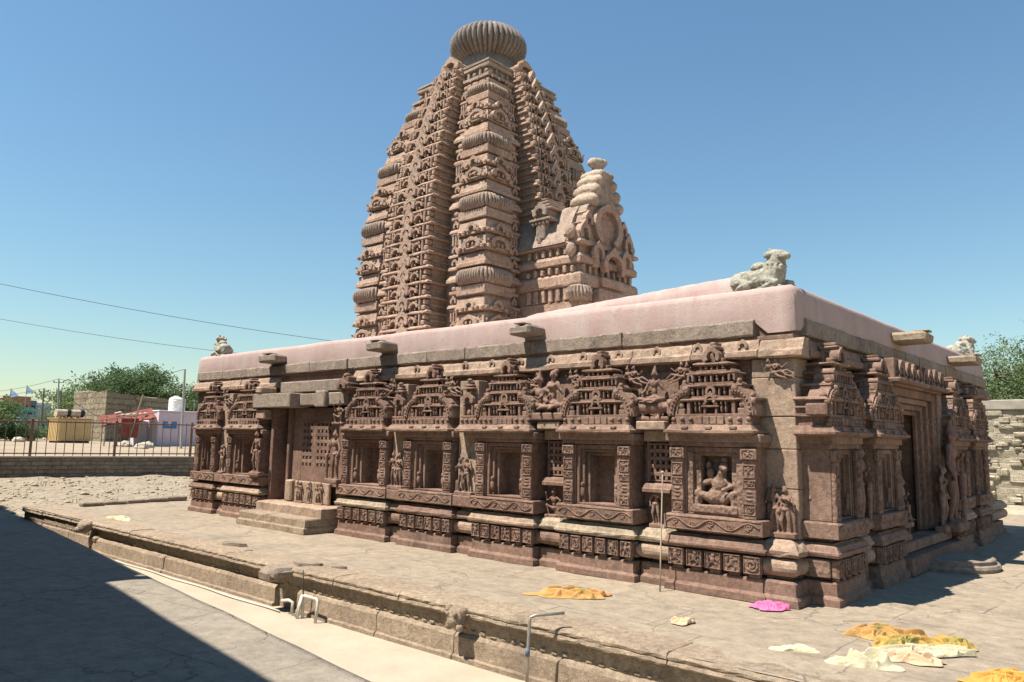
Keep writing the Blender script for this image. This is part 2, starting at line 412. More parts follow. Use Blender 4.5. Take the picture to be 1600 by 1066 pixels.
def person_parts(kind, ox=0, oz=0, oy=0, flip=1, fem=False, look=0):
    "unit figure about 1 tall, feet at z 0, facing -Y"
    f = flip; out = []
    def q(x, y, z): return (ox+f*x, oy+y, oz+z)
    if kind == 'stand':
        hip, ch, hd = (.03, 0, .52), (-.01, -.01, .76), (.01, -.025, .925)
        kn = [(-.055, -.02, .29), (.105, -.035, .28)]; ft = [(-.07, 0, .05), (.085, .01, .05)]
        el = [(-.17, -.03, .63), (.19, -.02, .62)]; ha = [(-.10, -.10, .72), (.15, -.07, .47)]
    elif kind == 'seat':
        hip, ch, hd = (0, 0, .13), (0, -.01, .40), (.01, -.03, .575)
        kn = [(-.27, -.13, .10), (.27, -.13, .10)]; ft = [(.12, -.2, .06), (-.12, -.2, .06)]
        el = [(-.19, -.03, .27), (.19, -.03, .28)]; ha = [(-.19, -.15, .20), (.12, -.13, .40)]
    elif kind == 'fly':
        hip, ch, hd = (0, 0, .20), (-.12, -.02, .42), (-.16, -.04, .59)
        kn = [(.24, -.05, .24), (.20, -.06, .07)]; ft = [(.44, .0, .12), (.45, 0, .0)]
        el = [(-.30, -.04, .30), (.06, -.04, .33)]; ha = [(-.34, -.10, .48), (.24, -.08, .45)]
    else:  # squat dwarf
        hip, ch, hd = (0, 0, .20), (0, -.03, .43), (0, -.05, .63)
        kn = [(-.20, -.10, .27), (.20, -.10, .27)]; ft = [(-.15, -.06, .03), (.15, -.06, .03)]
        el = [(-.24, -.03, .38), (.24, -.03, .40)]; ha = [(-.25, -.08, .60), (.16, -.12, .30)]
    hipv = np.array(hip); chv = np.array(ch); hdv = np.array(hd)
    wst = (hipv*.45+chv*.55)-np.array([0, 0, .03])
    w_ = .8 if fem else .95
    out += [('e', q(*hip), (.088 if fem else .078, .062, .075)), ('e', q(*wst), (.055*w_, .05, .08)),
            ('e', q(*(chv-np.array([0, 0, .01]))), (.095*w_, .062, .085)),
            ('t', [q(*(chv+np.array([0, 0, .06]))), q(*hdv)], [.04, .032]),
            ('e', q(*hdv), (.053, .06, .07)), ('e', q(hd[0], hd[1]-.055, hd[2]-.012), (.013, .018, .022)),
            ('e', q(hd[0]-.06, hd[1]+.005, hd[2]-.02), (.018, .02, .032)), ('e', q(hd[0]+.06, hd[1]+.005, hd[2]-.02), (.018, .02, .032))]
    out.append(('t', [q(hd[0], hd[1]+.01, hd[2]+.05), q(hd[0]+.01, hd[1]+.01, hd[2]+.145)], [.046, .018]) if not fem else ('e', q(hd[0]+.03, hd[1]+.04, hd[2]+.055), (.05, .045, .045)))
    if fem: out += [('e', q(ch[0]-.042, ch[1]-.055, ch[2]-.01), (.037, .035, .037)), ('e', q(ch[0]+.042, ch[1]-.055, ch[2]-.01), (.037, .035, .037))]
    for s, k, t_, e, h in ((-1, kn[0], ft[0], el[0], ha[0]), (1, kn[1], ft[1], el[1], ha[1])):
        hs = q(hip[0]+s*.048, hip[1], hip[2]-.03); sh = q(ch[0]+s*.098*w_, ch[1], ch[2]+.045)
        out.append(('t', [hs, q(*k), q(*t_)], [.056, .041, .026]))
        out.append(('e', q(t_[0]+.01*s, t_[1]-.045, t_[2]-.025), (.026, .05, .022)))
        out.append(('t', [sh, q(*e), q(*h)], [.034, .027, .02])); out.append(('e', q(*h), (.024, .026, .032)))
    # girdle and sash
    out.append(('t', [q(hip[0]-.08, hip[1]-.03, hip[2]+.02), q(hip[0], hip[1]-.075, hip[2]-.01), q(hip[0]+.08, hip[1]-.03, hip[2]+.02)], [.016, .018, .016]))
    return out

FIG = {}
def fig_meshes():
    v = .014
    FIG['couple'] = blob_mesh('carved_couple', person_parts('stand', -.13) + person_parts('stand', .15, -.02, 0, -1, True)
                              + [('b', (-.34, .36, -.10, .10, -.10, .015)), ('b', (-.30, .32, .03, .12, -.05, .62))], v)
    FIG['couple2'] = blob_mesh('carved_couple', person_parts('stand', .12, 0, 0, -1) + person_parts('stand', -.14, -.03, -.02, 1, True)
                               + [('t', [(-.30, 0, .0), (-.29, -.03, .3)], [.05, .03]), ('b', (-.34, .34, -.10, .10, -.12, .01))], v)
    FIG['stand'] = blob_mesh('carved_figure', person_parts('stand', 0, 0, 0, 1, True) + [('b', (-.17, .19, -.10, .1, -.09, .012))], v)
    FIG['guard'] = blob_mesh('carved_guardian', person_parts('stand', 0, 0, 0, -1) + [('t', [(.2, -.06, .02), (.22, -.06, .5)], [.03, .045]), ('b', (-.2, .27, -.10, .1, -.09, .012))], v)
    FIG['fly'] = blob_mesh('flying_couple', person_parts('fly', -.1) + person_parts('fly', .12, .03, .05, 1, True), v)
    FIG['fly2'] = blob_mesh('flying_couple', person_parts('fly', .1, 0, 0, -1) + person_parts('fly', -.14, .05, .05, -1, True), v)
    FIG['seat'] = blob_mesh('seated_figure', person_parts('seat', 0, .12, 0, 1, True) + person_parts('dwarf', -.26, 0, 0, 1)
                            + [('b', (-.38, .34, -.2, .1, -.02, .10))], v)
    FIG['dwarf'] = blob_mesh('carved_dwarf', person_parts('dwarf', 0) + [('b', (-.3, .3, -.12, .1, -.06, .012))], v)
    FIG['rider'] = blob_mesh('seated_rider', person_parts('seat', 0, .26, 0, 1) + [('t', [(-.3, 0, .2), (.28, -.05, .22)], [.14, .12]), ('t', [(.26, -.05, .22), (.40, -.22, .2)], [.1, .05]),
                             ('t', [(-.2, -.05, .15), (-.25, -.05, 0)], [.06, .04]), ('t', [(.15, -.05, .15), (.12, -.08, 0)], [.06, .04]), ('b', (-.36, .38, -.14, .1, -.05, .03))], v)
    FIG['deity'] = blob_mesh('carved_deity', [('e', (0, 0, .18), (.2, .13, .16)), ('e', (.03, -.02, .36), (.15, .11, .16)), ('t', [(.06, -.03, .48), (.1, -.05, .62)], [.085, .075]), ('e', (.13, -.08, .66), (.085, .085, .085)),
                             ('e', (.18, -.15, .63), (.05, .06, .045)), ('t', [(-.13, 0, .42), (-.32, -.04, .36), (-.34, -.1, .2)], [.06, .05, .04]), ('t', [(.14, -.03, .44), (.27, -.1, .34), (.16, -.18, .28)], [.055, .045, .04]),
                             ('t', [(-.12, -.04, .12), (-.33, -.12, .2), (-.34, -.14, .03)], [.09, .075, .045]), ('t', [(.12, -.04, .1), (.3, -.12, .2), (.33, -.14, .03)], [.09, .07, .045]),
                             ('e', (-.15, -.02, .55), (.07, .05, .09)), ('e', (-.2, .02, .68), (.06, .04, .08)), ('e', (.12, -.03, .78), (.06, .05, .06)), ('b', (-.42, .42, -.2, .1, -.12, .02))], .016)
fig_meshes()
_nf = random.Random(3)
def put_fig(key, name, parent, fr, u, y, z, h, mat, flip=1, turn=0):
    "places a carved figure of height h; local frame u along the wall, y out of it"
    me = FIG[key].copy(); me.materials.clear(); me.materials.append(mat)
    p = fr.pt((u, y, z)); base = math.atan2(fr.R[1][0], fr.R[0][0])
    Mx = Matrix.Translation(Vector(p)) @ Matrix.Rotation(base+turn, 4, 'Z') @ Matrix.Diagonal((h*flip, h, h, 1))
    o = link(name, me, None, Mx)
    if parent is not None: o.parent = parent; o.matrix_parent_inverse = WM[parent.name].inverted()
    return o

# ------------------------------------------------------------------ the carved wall bays
ZB = dict(step=.10, pl=.29, p0=.335, p1=.57, m0=.585, m1=.765, s0=.81, s1=1.02, n1=1.95, l1=2.10, e1=2.24, h1=2.37, top=3.30)
def plinth(mb, u0, u1, yf, yb=.02):
    mb.loft(u0, u1, yf, yb, [(0, 0), (0, .085), (-.02, .105), (-.045, .125), (-.05, .27), (-.065, .29), (-.16, .295), (-.17, .34), (-.17, .60)], seg=.25, jit=.004)
def kapota(mb, u0, u1, yf, yb=.02):
    z0, z1 = ZB['m0'], ZB['m1']
    mb.loft(u0, u1, yf, yb, [(-.16, z0-.02), (-.16, z0), (-.02, z0+.005), (0, z0+.04), (0, z0+.065), (-.02, z0+.08), (-.045, z0+.135), (-.08, z1-.02), (-.1, z1), (-.17, z1), (-.17, z1+.05)], seg=.2, jit=.006)
def roll(mb, u0, u1, yf, yb=.02):
    c = .115; pr = []
    for i in range(9):
        t = -PI/2+PI*i/8; pr.append((-.115+.115*math.cos(t), .455+c*math.sin(t)))
    mb.loft(u0, u1, yf, yb, pr, seg=.2, jit=.003)
def relief(mb, u, y, z, w, h, d, n=6):
    "small worn figure carving inside a panel"
    r = mb.rs
    k = r.randint(0, 3)
    if k == 0:   # scroll
        pts = [(u+(.05+.33*w*i/22/w*w)*0+ (w*.36*(i/22))*math.cos(i*.62), y, z+(h*.36*(i/22))*math.sin(i*.62)) for i in range(4, 23)]
        mb.tube(pts, min(w, h)*.07, 5)
    else:
        mb.ball((u+r.uniform(-.05, .05)*w, y, z+h*.28), (w*.11, d, h*.11), 1)
        mb.ball((u, y, z+h*.04), (w*.14, d, h*.2), 1)
        for s in (-1, 1):
            mb.tube([(u+s*w*.06, y, z-h*.08), (u+s*w*r.uniform(.12, .28), y, z-h*.22), (u+s*w*r.uniform(.05, .3), y, z-h*.4)], d*.6, 5)
            mb.tube([(u+s*w*.1, y, z+h*.16), (u+s*w*r.uniform(.25, .36), y, z+h*r.uniform(-.05, .2)), (u+s*w*r.uniform(.15, .38), y, z+h*r.uniform(.0, .4))], d*.5, 5)
def panels(mb, u0, u1, yf, n, yb=.02):
    "the row of carved blocks with feet under them"
    g = .035; wd = (u1-u0-.03)/n
    mb.box(u0+.05, u1-.05, yf+.07, yb, .345, .567, .01)
    for i in range(n):
        a = u0+.015+i*wd+g/2; b = a+wd-g; yy = yf+mb.rs.uniform(.0, .015)
        mb.box(a, b, yy, yf+.10, ZB['p0'], ZB['p1']-.004, .012, .006)
        z0, z1 = ZB['p0'], ZB['p1']; t = .022
        for bx in ((a+.006, b-.006, z0+.006, z0+t), (a+.006, b-.006, z1-t-.008, z1-.01), (a+.006, a+t, z0+t, z1-t-.008), (b-t, b-.006, z0+t, z1-t-.008)):
            mb.box(bx[0], bx[1], yy-.012, yy+.01, bx[2], bx[3], .004)
        relief(mb, (a+b)/2, yy-.006, (z0+z1)/2, b-a, z1-z0, .016)
        mb.box(a+.05, b-.03, yf+.05, yf+.12, .285, ZB['p0'], .01)
    # side faces: plain returns of the same course
    mb.box(u0, u0+.06, yf+.105, yb, ZB['p0'], ZB['p1']-.006, .01); mb.box(u1-.06, u1, yf+.105, yb, ZB['p0'], ZB['p1']-.006, .01)
def scroll_band(mb, u0, u1, yf, z0, z1, yb=.02):
    mb.loft(u0, u1, yf, yb, [(-.16, z0-.045), (-.16, z0), (-.01, z0), (0, z0+.012), (0, z1-.015), (-.015, z1)], seg=.25, jit=.005)
    n = max(3, int((u1-u0)/.24)); wl = (u1-u0-.08)/n; zc = (z0+z1)/2; A = (z1-z0)*.26; y = yf-.002
    pts = [(u0+.04+wl*n*i/(n*10), y, zc+A*math.sin(2*PI*i/20)) for i in range(n*10+1)]
    mb.tube(pts, .014, 5)
    for k in range(n):
        uc = u0+.04+wl*(k+.5); sg = 1 if k % 2 else -1
        mb.tube([(uc+(.006+.058*i/16)*math.cos(i*.75+sg), y, zc+sg*-0+(.006+.058*i/16)*.8*math.sin(i*.75+sg)+(-sg*.012)) for i in range(17)], .011, 5)
    mb.box(u0+.012, u1-.012, yf-.008, yf+.02, z1-.032, z1-.016, .003); mb.box(u0+.012, u1-.012, yf-.008, yf+.02, z0+.014, z0+.028, .003)
def pilaster(mb, u0, u1, yf, yb, z0, z1):
    mb.box(u0, u1, yf, yb, z0, z1-.16, .006, .003)
    mb.box(u0-.018, u1+.018, yf-.018, yb, z1-.16, z1-.012, .008, .004)
    w = u1-u0; uc = (u0+u1)/2
    zz = [(z0+.05, .15), (z0+.40, .10), (z0+.53, .17), (z1-.15, .125)]
    for z, h in zz:
        yy = yf-.018 if z > z1-.2 else yf
        t = .014
        for bx in ((u0+.01, u1-.01, z, z+t), (u0+.01, u1-.01, z+h-t, z+h), (u0+.01, u0+.01+t, z+t, z+h-t), (u1-.01-t, u1-.01, z+t, z+h-t)):
            mb.box(bx[0], bx[1], yy-.012, yy+.008, bx[2], bx[3], .003)
        relief(mb, uc, yy-.004, z+h/2, w*.85, h*.9, .013)
    for k in range(3): mb.ball((uc, yf, z0+.25+k*.05), (w*.28, .012, .018), 1)
def niche_frame(mb, u0, u1, yf, yb, z0, z1, depth, levels=3):
    "nested door-like frames stepping back into a dark recess"
    st = (u1-u0)*.5*.45/levels; dy = .055
    a, b, t, y = u0, u1, z1, yf
    for k in range(levels):
        tt = .05 if k else .07
        mb.box(a, a+st, y, yb, z0, t, .005); mb.box(b-st, b, y, yb, z0, t, .005); mb.box(a+st, b-st, y, yb, t-tt, t, .005)
        if k == 1:
            for s, uu in ((1, a+st*.5), (-1, b-st*.5)):
                mb.ball((uu, y-.01, z0+.16), (st*.7, .03, .09), 1); mb.ball((uu, y-.015, z0+.27), (st*.5, .03, .04), 1)
        a += st; b -= st; t -= tt; y += dy
    mb.box(a, b, yf+depth, yb+.05, z0, t, .004)
    mb.box(u0, u1, yf-.0, yf+depth, z0-.03, z0, .004)
    return a, b, t
def tier_items(mb, u0, u1, yb_, yf_, z0, z1, n):
    "little posts and busts standing in a shadowed storey"
    for i in range(n):
        u = u0+(u1-u0)*(i+.5)/n; w = (u1-u0)/n
        if i % 3 == 1 or n < 3:
            mb.ball((u, (yb_+yf_)/2, z0+(z1-z0)*.38), (w*.26, .03, (z1-z0)*.36), 1); mb.ball((u, (yb_+yf_)/2-.01, z0+(z1-z0)*.8), (w*.16, .03, (z1-z0)*.2), 1)
        else: mb.box(u-w*.17, u+w*.17, yf_, yb_+.01, z0, z1, .006, .003)
def gav(mb, u, z, w, h, yf, yb_, inner=True):
    mb.arch(u, z, w, h, yf, yb_, .5)
    mb.box(u-w*.62, u-w*.28, yf+.004, yb_, z-.005, z+h*.2, .008); mb.box(u+w*.28, u+w*.62, yf+.004, yb_, z-.005, z+h*.2, .008)
    if inner: mb.ball((u, yf+.03, z+h*.4), (w*.11, .02, h*.13), 1)
def pediment(mb, e0, e1, yf=-.52, shrine=False, zt=0, full=None):
    uc = (e0+e1)/2; w = e1-e0
    if shrine: ua = e0+.40; uc = (ua+e1)/2; w = e1-ua
    Z0 = ZB['l1']
    # eave
    mb.loft(e0+.09, e1-.09, yf+.09, .02, [(-.03, Z0), (.03, Z0+.005), (.09, Z0+.03), (.09, Z0+.062), (.065, Z0+.075), (.04, Z0+.11), (.02, Z0+.14), (-.02, Z0+.142), (-.02, Z0+.26)], seg=.18, jit=.005)
    for k in range(3): mb.box(uc-w*.3+k*w*.27, uc-w*.3+k*w*.27+.1, yf+.0, yf+.06, Z0+.075, Z0+.12, .015)
    # bust and panel course
    yh = yf+.12
    for side in (-1, 1):
        lo, hi = (e0+.04, uc-w*.17) if side < 0 else (uc+w*.17, e1-.04)
        n = max(2, int((hi-lo)/.105))
        for i in range(n):
            u = lo+(hi-lo)*(i+.5)/n
            mb.ball((u, yh-.015, ZB['h1']-.055), (.034, .04, .036), 1); mb.ball((u, yh-.0, ZB['h1']-.11), (.045, .04, .035), 1)
    for i in range(4):
        a = uc-w*.16+i*w*.08; mb.box(a+.004, a+w*.08-.004, yh-.04, yh+.04, Z0+.145, ZB['h1']-.016, .006, .003)
    # stacked storeys, each a slab over a shadowed row
    tiers = [(ZB['h1'], .24, 1.0, .0), (2.61, .19, .68, .02), (2.80, .17, .52, .03), (2.97, .13, .36, .04)]
    for k, (z, h, f, back) in enumerate(tiers):
        hw = w*f/2*.97; yb_ = yf+.32+back; z1 = z+h; ys = yf+.17+back
        mb.loft(uc-hw*.93, uc+hw*.93, yb_, .02, [(0, z-.012), (0, z1-.045)], seg=.3, jit=.003)
        sl = [(-.01, z1-.05), (.03, z1-.045), (.055, z1-.03), (.05, z1-.012), (.0, z1)]
        
        mb.loft(uc-hw*.95, uc+hw*.95, ys-.02, .02, [(-.03, z1-.055)]+sl, seg=.15, jit=.005)
        mb.box(uc-hw, uc+hw, ys-.06, yb_-.005, z-.016, z+.02, .006, .003)
        # grooves on the flanks: thin mid slab
        mb.loft(uc-hw*.93, uc+hw*.93, yb_+.05, .02, [(0, z+h*.42), (.035, z+h*.43), (.03, z+h*.5), (0, z+h*.53)], sides=(1, 1, 0, 0), seg=.3, jit=.003)
        if k == 0:
            # two big half arches on the flanks, a little shrine between
            for s in (-1, 1):
                cu = uc+s*hw*.57; rx = hw*.41; rz = .355
                a0, a1 = (0, PI*.56) if s > 0 else (PI, PI*.44)
                mb.band(cu, z, rx, rz, .075, ys-.085, yb_+.02, a0, a1, 14); mb.band(cu, z, rx-.085, rz-.085, .035, ys-.06, yb_+.02, a0, a1, 14)
                mb.band(cu, z, rx+.03, rz+.03, .028, ys-.055, yb_+.05, a0, a1, 14)
                for q in range(9):
                    t = a0+(a1-a0)*(q+.5)/9; mb.ball((cu+(rx-.037)*math.cos(t), ys-.09, z+(rz-.037)*math.sin(t)), (.022, .018, .022), 0)
                mb.box(uc+s*hw*.70-.055, uc+s*hw*.70+.055, ys-.05, yb_+.01, z, z+h*.40, .01); mb.ball((uc+s*hw*.70, ys-.03, z+h*.58), (.04, .03, .05), 1)
                mb.box(uc+s*hw*.52-.025, uc+s*hw*.52+.025, ys-.055, yb_+.01, z, z+h*.8, .006)
                mb.box(uc+s*hw*.99-.05, uc+s*hw*.99+.02, ys-.07, yb_+.05, z, z+h*.62, .02, .01); mb.ball((uc+s*hw*.97, ys-.06, z+h*.74), (.04, .04, .045), 1)
                mb.ball((cu-s*.0, ys-.07, z+rz+.0), (.05, .04, .05), 1)
            mb.box(uc-.13, uc+.13, ys-.075, yb_, z+.105, z+.135, .005); mb.box(uc-.1, uc-.07, ys-.06, ys, z, z+.105, .004); mb.box(uc+.07, uc+.1, ys-.06, ys, z, z+.105, .004)
            mb.ball((uc, yb_-.03, z+.06), (.03, .02, .05), 1)
            gav(mb, uc, z+.14, .17, .15, ys-.08, yb_, False)
            tier_items(mb, uc-hw*.4, uc-.13, ys, ys-.06, z+.02, z1-.05, 2); tier_items(mb, uc+.13, uc+hw*.4, ys, ys-.06, z+.02, z1-.05, 2)
        elif k < 3:
            tier_items(mb, uc-hw*.92, uc+hw*.92, ys, ys-.055, z+.02, z1-.05, max(4, int(hw*2/.085)))
            if k == 1: gav(mb, uc, z+.0, .16, .17, ys-.085, yb_, True)
            for s in (-1, 1): mb.arch(uc+s*hw*.92, z, hw*.30, h*1.05, ys-.07, yb_+.03, .45, point=.15)
        else:
            tier_items(mb, uc-hw*.9, uc+hw*.9, ys, ys-.05, z+.02, z1-.04, 5)
    zt = 3.11
    mb.box(uc-w*.075, uc+w*.075, yf+.34, .02, zt-.01, zt+.16, .02, .01)
    mb.arch(uc, zt-.03, w*.175, .22, yf+.14, yf+.26, .55, point=.15)
    mb.box(uc-w*.12, uc-w*.08, yf+.19, yf+.3, zt-.02, zt+.05, .015, .008); mb.box(uc+w*.08, uc+w*.12, yf+.19, yf+.3, zt-.02, zt+.05, .015, .008)
    mb.box(uc-w*.06, uc+w*.055, yf+.17, yf+.42, zt+.17, zt+.225, .018, .01); mb.box(uc-w*.035, uc+w*.035, yf+.2, yf+.42, zt+.225, zt+.275, .012, .008)
    # corner volutes
    for s in (-1, 1):
        for z, f in ((ZB['h1']+.26, .45), (2.83, .31)): mb.ball((uc+s*w*f, yf+.17, z), (.035, .05, .04), 1)
    if shrine:
        u = e0+.21; y = yf+.14
        mb.box(u-.17, u+.17, y-.03, .02, ZB['h1']-.01, ZB['h1']+.03, .01)
        mb.box(u-.13, u-.08, y-.01, .02, ZB['h1']+.03, 2.60, .01); mb.box(u+.08, u+.13, y-.01, .02, ZB['h1']+.03, 2.60, .01)
        mb.box(u-.08, u+.08, y+.06, .02, ZB['h1']+.03, 2.60, .01)
        mb.ball((u, y+.02, 2.45), (.04, .03, .06), 1)
        mb.arch(u, 2.585, .30, .2, y-.04, y+.05, .45); mb.box(u-.13, u+.13, y+.03, .02, 2.6, 2.72, .01)
        mb.box(u-.06, u-.035, y-.01, y+.06, 2.70, 2.86, .006); mb.box(u+.035, u+.06, y-.01, y+.06, 2.70, 2.86, .006)
        for k in range(3): mb.box(u-.13+k*.035, u+.13-k*.035, y-.03+k*.02, .02, 2.86+k*.055, 2.90+k*.055, .01, .005)
        mb.ball((u, y+.03, 3.03), (.05, .05, .035), 1)

def jali(mb, u0, u1, yf, z0, z1, nu, nz, th=.06, hole=.5):
    du = (u1-u0)/nu; dz = (z1-z0)/nz; m = (1-hole)/2
    for k in range(nz+1):
        a = z0+k*dz-(m*dz if k else 0); b = z0+k*dz+(m*dz if k < nz else 0)
        mb.box(u0, u1, yf, yf+th, a, b, .004)
    for k in range(nz):
        for i in range(nu+1):
            a = u0+i*du-(m*du if i else 0); b = u0+i*du+(m*du if i < nu else 0)
            mb.box(a, b, yf+.003, yf+th, z0+k*dz+m*dz, z0+(k+1)*dz-m*dz, .003)

def niche_bay(temple, fr, u0, u1, e0, e1, seed, np_=6, fill='dark', shrine=False, pale=False, tall=True, pil=(.19, .19), label=None):
    yf = -.45; red, carv = M['red'], M['redc']
    b = MB(fr, seed)
    yb_ = -.36
    # wall mass behind the niche, leaving the opening
    na, nb = u0+.10+pil[0]+.02, u1-.10-pil[1]-.02
    b.box(u0+.12, u1-.12, .005, .02, ZB['s1'], ZB['n1'], .002); b.box(u0+.10, na, yb_, .02, ZB['s1'], ZB['n1'], .01); b.box(nb, u1-.10, yb_, .02, ZB['s1'], ZB['n1'], .01)
    body = b.build('niche_bay', red, temple)
    if label: body['label'] = label
    p = MB(fr, seed+1); plinth(p, u0, u1, yf); p.build('plinth', red, body)
    q = MB(fr, seed+2); panels(q, u0+.02, u1-.02, yf+.01, np_); q.build('panel_course', M['redc'], body)
    k = MB(fr, seed+3); kapota(k, u0-.02, u1+.02, yf-.02); k.build('moulding', M['cream'] if pale else M['buff'] if seed % 3 == 0 else red, body)
    s = MB(fr, seed+4); scroll_band(s, u0+.01, u1-.01, yf-.01, ZB['s0'], ZB['s1']); s.build('scroll_band', red, body)
    for a, bb in ((u0+.10, u0+.10+pil[0]), (u1-.10-pil[1], u1-.10)):
        m = MB(fr, seed+5); pilaster(m, a, bb, yb_-.05, yb_-.002, ZB['s1'], ZB['n1']-.01); m.build('pilaster', M['redc'], body)
    f = MB(fr, seed+6)
    i0, i1, it = niche_frame(f, na, nb, yb_+.02, .03, ZB['s1']+.035, ZB['n1']-.01, .36 if fill == 'dark' else .24, 3 if fill == 'dark' else 2)
    f.build('niche_frame', M['redc'] if fill != 'dark' else red, body)
    l = MB(fr, seed+7); l.box(u0+.05, u1-.05, yb_-.03, .02, ZB['n1']-.008, ZB['l1']+.02, .012, .005)
    l.box(u0+.02, u1-.02, yb_-.07, .02, ZB['n1']+.06, ZB['l1']+.015, .01)
    l.build('lintel', red, body)
    d = MB(fr, seed+8); pediment(d, e0, e1, shrine=shrine); d.build('pediment', carv if False else M['red'], body)
    if fill == 'deity':
        put_fig('deity', 'carved_deity', body, fr, (i0+i1)/2, yb_+.16, ZB['s1']+.125, .80, M['redc'])
    return body
# ------------------------------------------------------------------ the temple
HT = 4.14; LX = 16.93; WY = 11.93
temple = empty('stone_temple', (-8.5, 6, 0), 'big carved red sandstone temple with a tall curved tower and pink plastered parapet', 'temple')
LONG = WORLD; EAST = rotz(PI/2)
wl = MB(seed=11)
PD = -.05    # porch screen depth
for bx in ((-16.88, -12.45, .02, 3, 0, 3.1), (-9.6, -.03, .02, 3, 0, 3.1), (-11.86, -9.6, .2, 3, 0, 3.1), (-12.45, -11.86, .95, 3, 0, 3.1),
           (-3, -.03, 3, 4.15, 0, 3.1), (-3, -1.1, 4.15, 5.75, 0, 3.1), (-1.1, -.03, 4.15, 5.75, 2.6, 3.1), (-3, -.03, 5.75, 11.9, 0, 3.1), (-16.88, -15, 3, 11.9, 0, 3.1),
           (-16.86, -.05, .04, 11.86, 3.1, 3.98)):
    wl.box(*bx, c=.015)
wl.build('wall', M['red'], temple)

# cornice: second cornice with joints, granite coping course, pink parapet
def course(mb, u0, u1, yf, yb_, prof, gap=.006, lo=.9, hi=1.9):
    u = u0
    while u < u1-.05:
        w_ = mb.rs.uniform(lo, hi)
        if u1-(u+w_) < lo*.6: w_ = u1-u
        d = mb.rs.uniform(-.012, .012); dz = mb.rs.uniform(-.006, .006)
        mb.loft(u+gap, u+w_-gap, yf+d, yb_, [(p, z+dz) for p, z in prof], sides=(0, 0, 1, 0), seg=.12, jit=.007)
        u += w_
cor = [(.0, 3.14), (.10, 3.145), (.125, 3.165), (.125, 3.235), (.09, 3.25), (.075, 3.27), (.05, 3.36), (.03, 3.395), (.0, 3.40)]
mb = MB(LONG, 20); course(mb, -16.95, -12.6, -.02, .1, cor); mb.build('cornice', M['buff'], temple)
mb = MB(LONG, 21); course(mb, -9.55, .14, -.02, .1, cor)
for i in range(14):
    u = -.7-i*.68
    if u > -9.3: mb.arch(u, 3.27, .15, .12, -.115, -.04, .45); 
mb.build('cornice', M['buff'], temple)
mb = MB(EAST, 22); course(mb, .14, 3.4, -.02, .1, cor); mb.build('cornice', M['red'], temple)
mb = MB(EAST, 26); course(mb, 6.6, 11.9, -.02, .1, cor); mb.build('cornice', M['red'], temple)
cop = [(.0, 3.455), (.02, 3.46), (.035, 3.475), (.035, 3.66), (.02, 3.685), (.0, 3.69)]
mb = MB(LONG, 23); course(mb, -16.9, -.55, -.01, .1, cop, gap=.010, lo=.8, hi=2.0); mb.build('coping_course', M['granite'], temple)
mb = MB(EAST, 24); course(mb, .30, 11.9, -.01, .1, cop, gap=.010, lo=.7, hi=1.6); mb.build('coping_course', M['granite'], temple)
# slot between cornices: set-back strip
mb = MB(LONG, 25); mb.box(-16.88, -.03, .015, .2, 3.02, 3.14, .004); mb.box(-16.88, -.03, .0, .2, 3.40, 3.46, .004); mb.build('shadow_gap', M['red'], temple)

# pink parapet and roof skin: one draped plaster sheet with a rounded rim
def parapet():
    mb = MB(seed=31); prof = []
    # (outward, z) : from bottom of plaster, up the face, over the rounded rim, on to the roof
    prof = [(.0, 3.50), (.005, 3.7), (-.005, 3.9), (-.012, 4.04), (-.03, 4.105), (-.075, 4.14), (-.18, 4.15), (-.42, 4.12), (-.8, 4.10), (-1.6, 4.12)]
    x0, x1, y0, y1 = -16.93, 0, 0, WY
    per = []; ns = 90; ne = 62; r = .10
    def ring(p):
        X0, X1, Y0, Y1 = x0-p, x1+p, y0-p, y1+p; q = []
        for i in range(ns): q.append((X0+(X1-X0)*i/ns, Y0))
        for i in range(ne): q.append((X1, Y0+(Y1-Y0)*i/ne))
        for i in range(ns): q.append((X1-(X1-X0)*i/ns, Y1))
        for i in range(ne): q.append((X0, Y1-(Y1-Y0)*i/ne))
        return q
    k = 2*(ns+ne); V = []
    from mathutils import noise as mn
    for p, z in prof:
        for (x, y) in ring(p):
            n = mn.noise(Vector((x*.9, y*.9, z*1.5)))*.012+mn.noise(Vector((x*3.1, y*3.1, z*3)))*.007
            if z < 3.85:
                # the lower lip hangs unevenly over the coping stones
                n2 = mn.noise(Vector((x*1.3+7, y*1.3, 0)))*.05
                corner = max(0, 1-abs(x)/.5)*max(0, 1-abs(y)/.5) if True else 0
                zz = z+n2*(1 if z < 3.65 else .4)
                if z < 3.65: zz = max(zz, 3.455) if (x > -.56 and y < .31) else max(zz, 3.66)
            else: zz = z+mn.noise(Vector((x*.7, y*.7, 4)))*.02
            V.append((x+n*.6*(1 if x > -1 else -1 if x < -16 else 0), y-n*(1 if y < 1 else 0), zz))
    F = []
    for a in range(len(prof)-1):
        for i in range(k):
            i2 = (i+1) % k; F.append([a*k+i, a*k+i2, (a+1)*k+i2, (a+1)*k+i])
    mb.add(V, F)
    mb.box(-15.4, -1.5, 1.5, 10.4, 3.9, 4.11, 0)
    return mb.build('parapet', M['pink'], temple, smooth=True)
parapet()
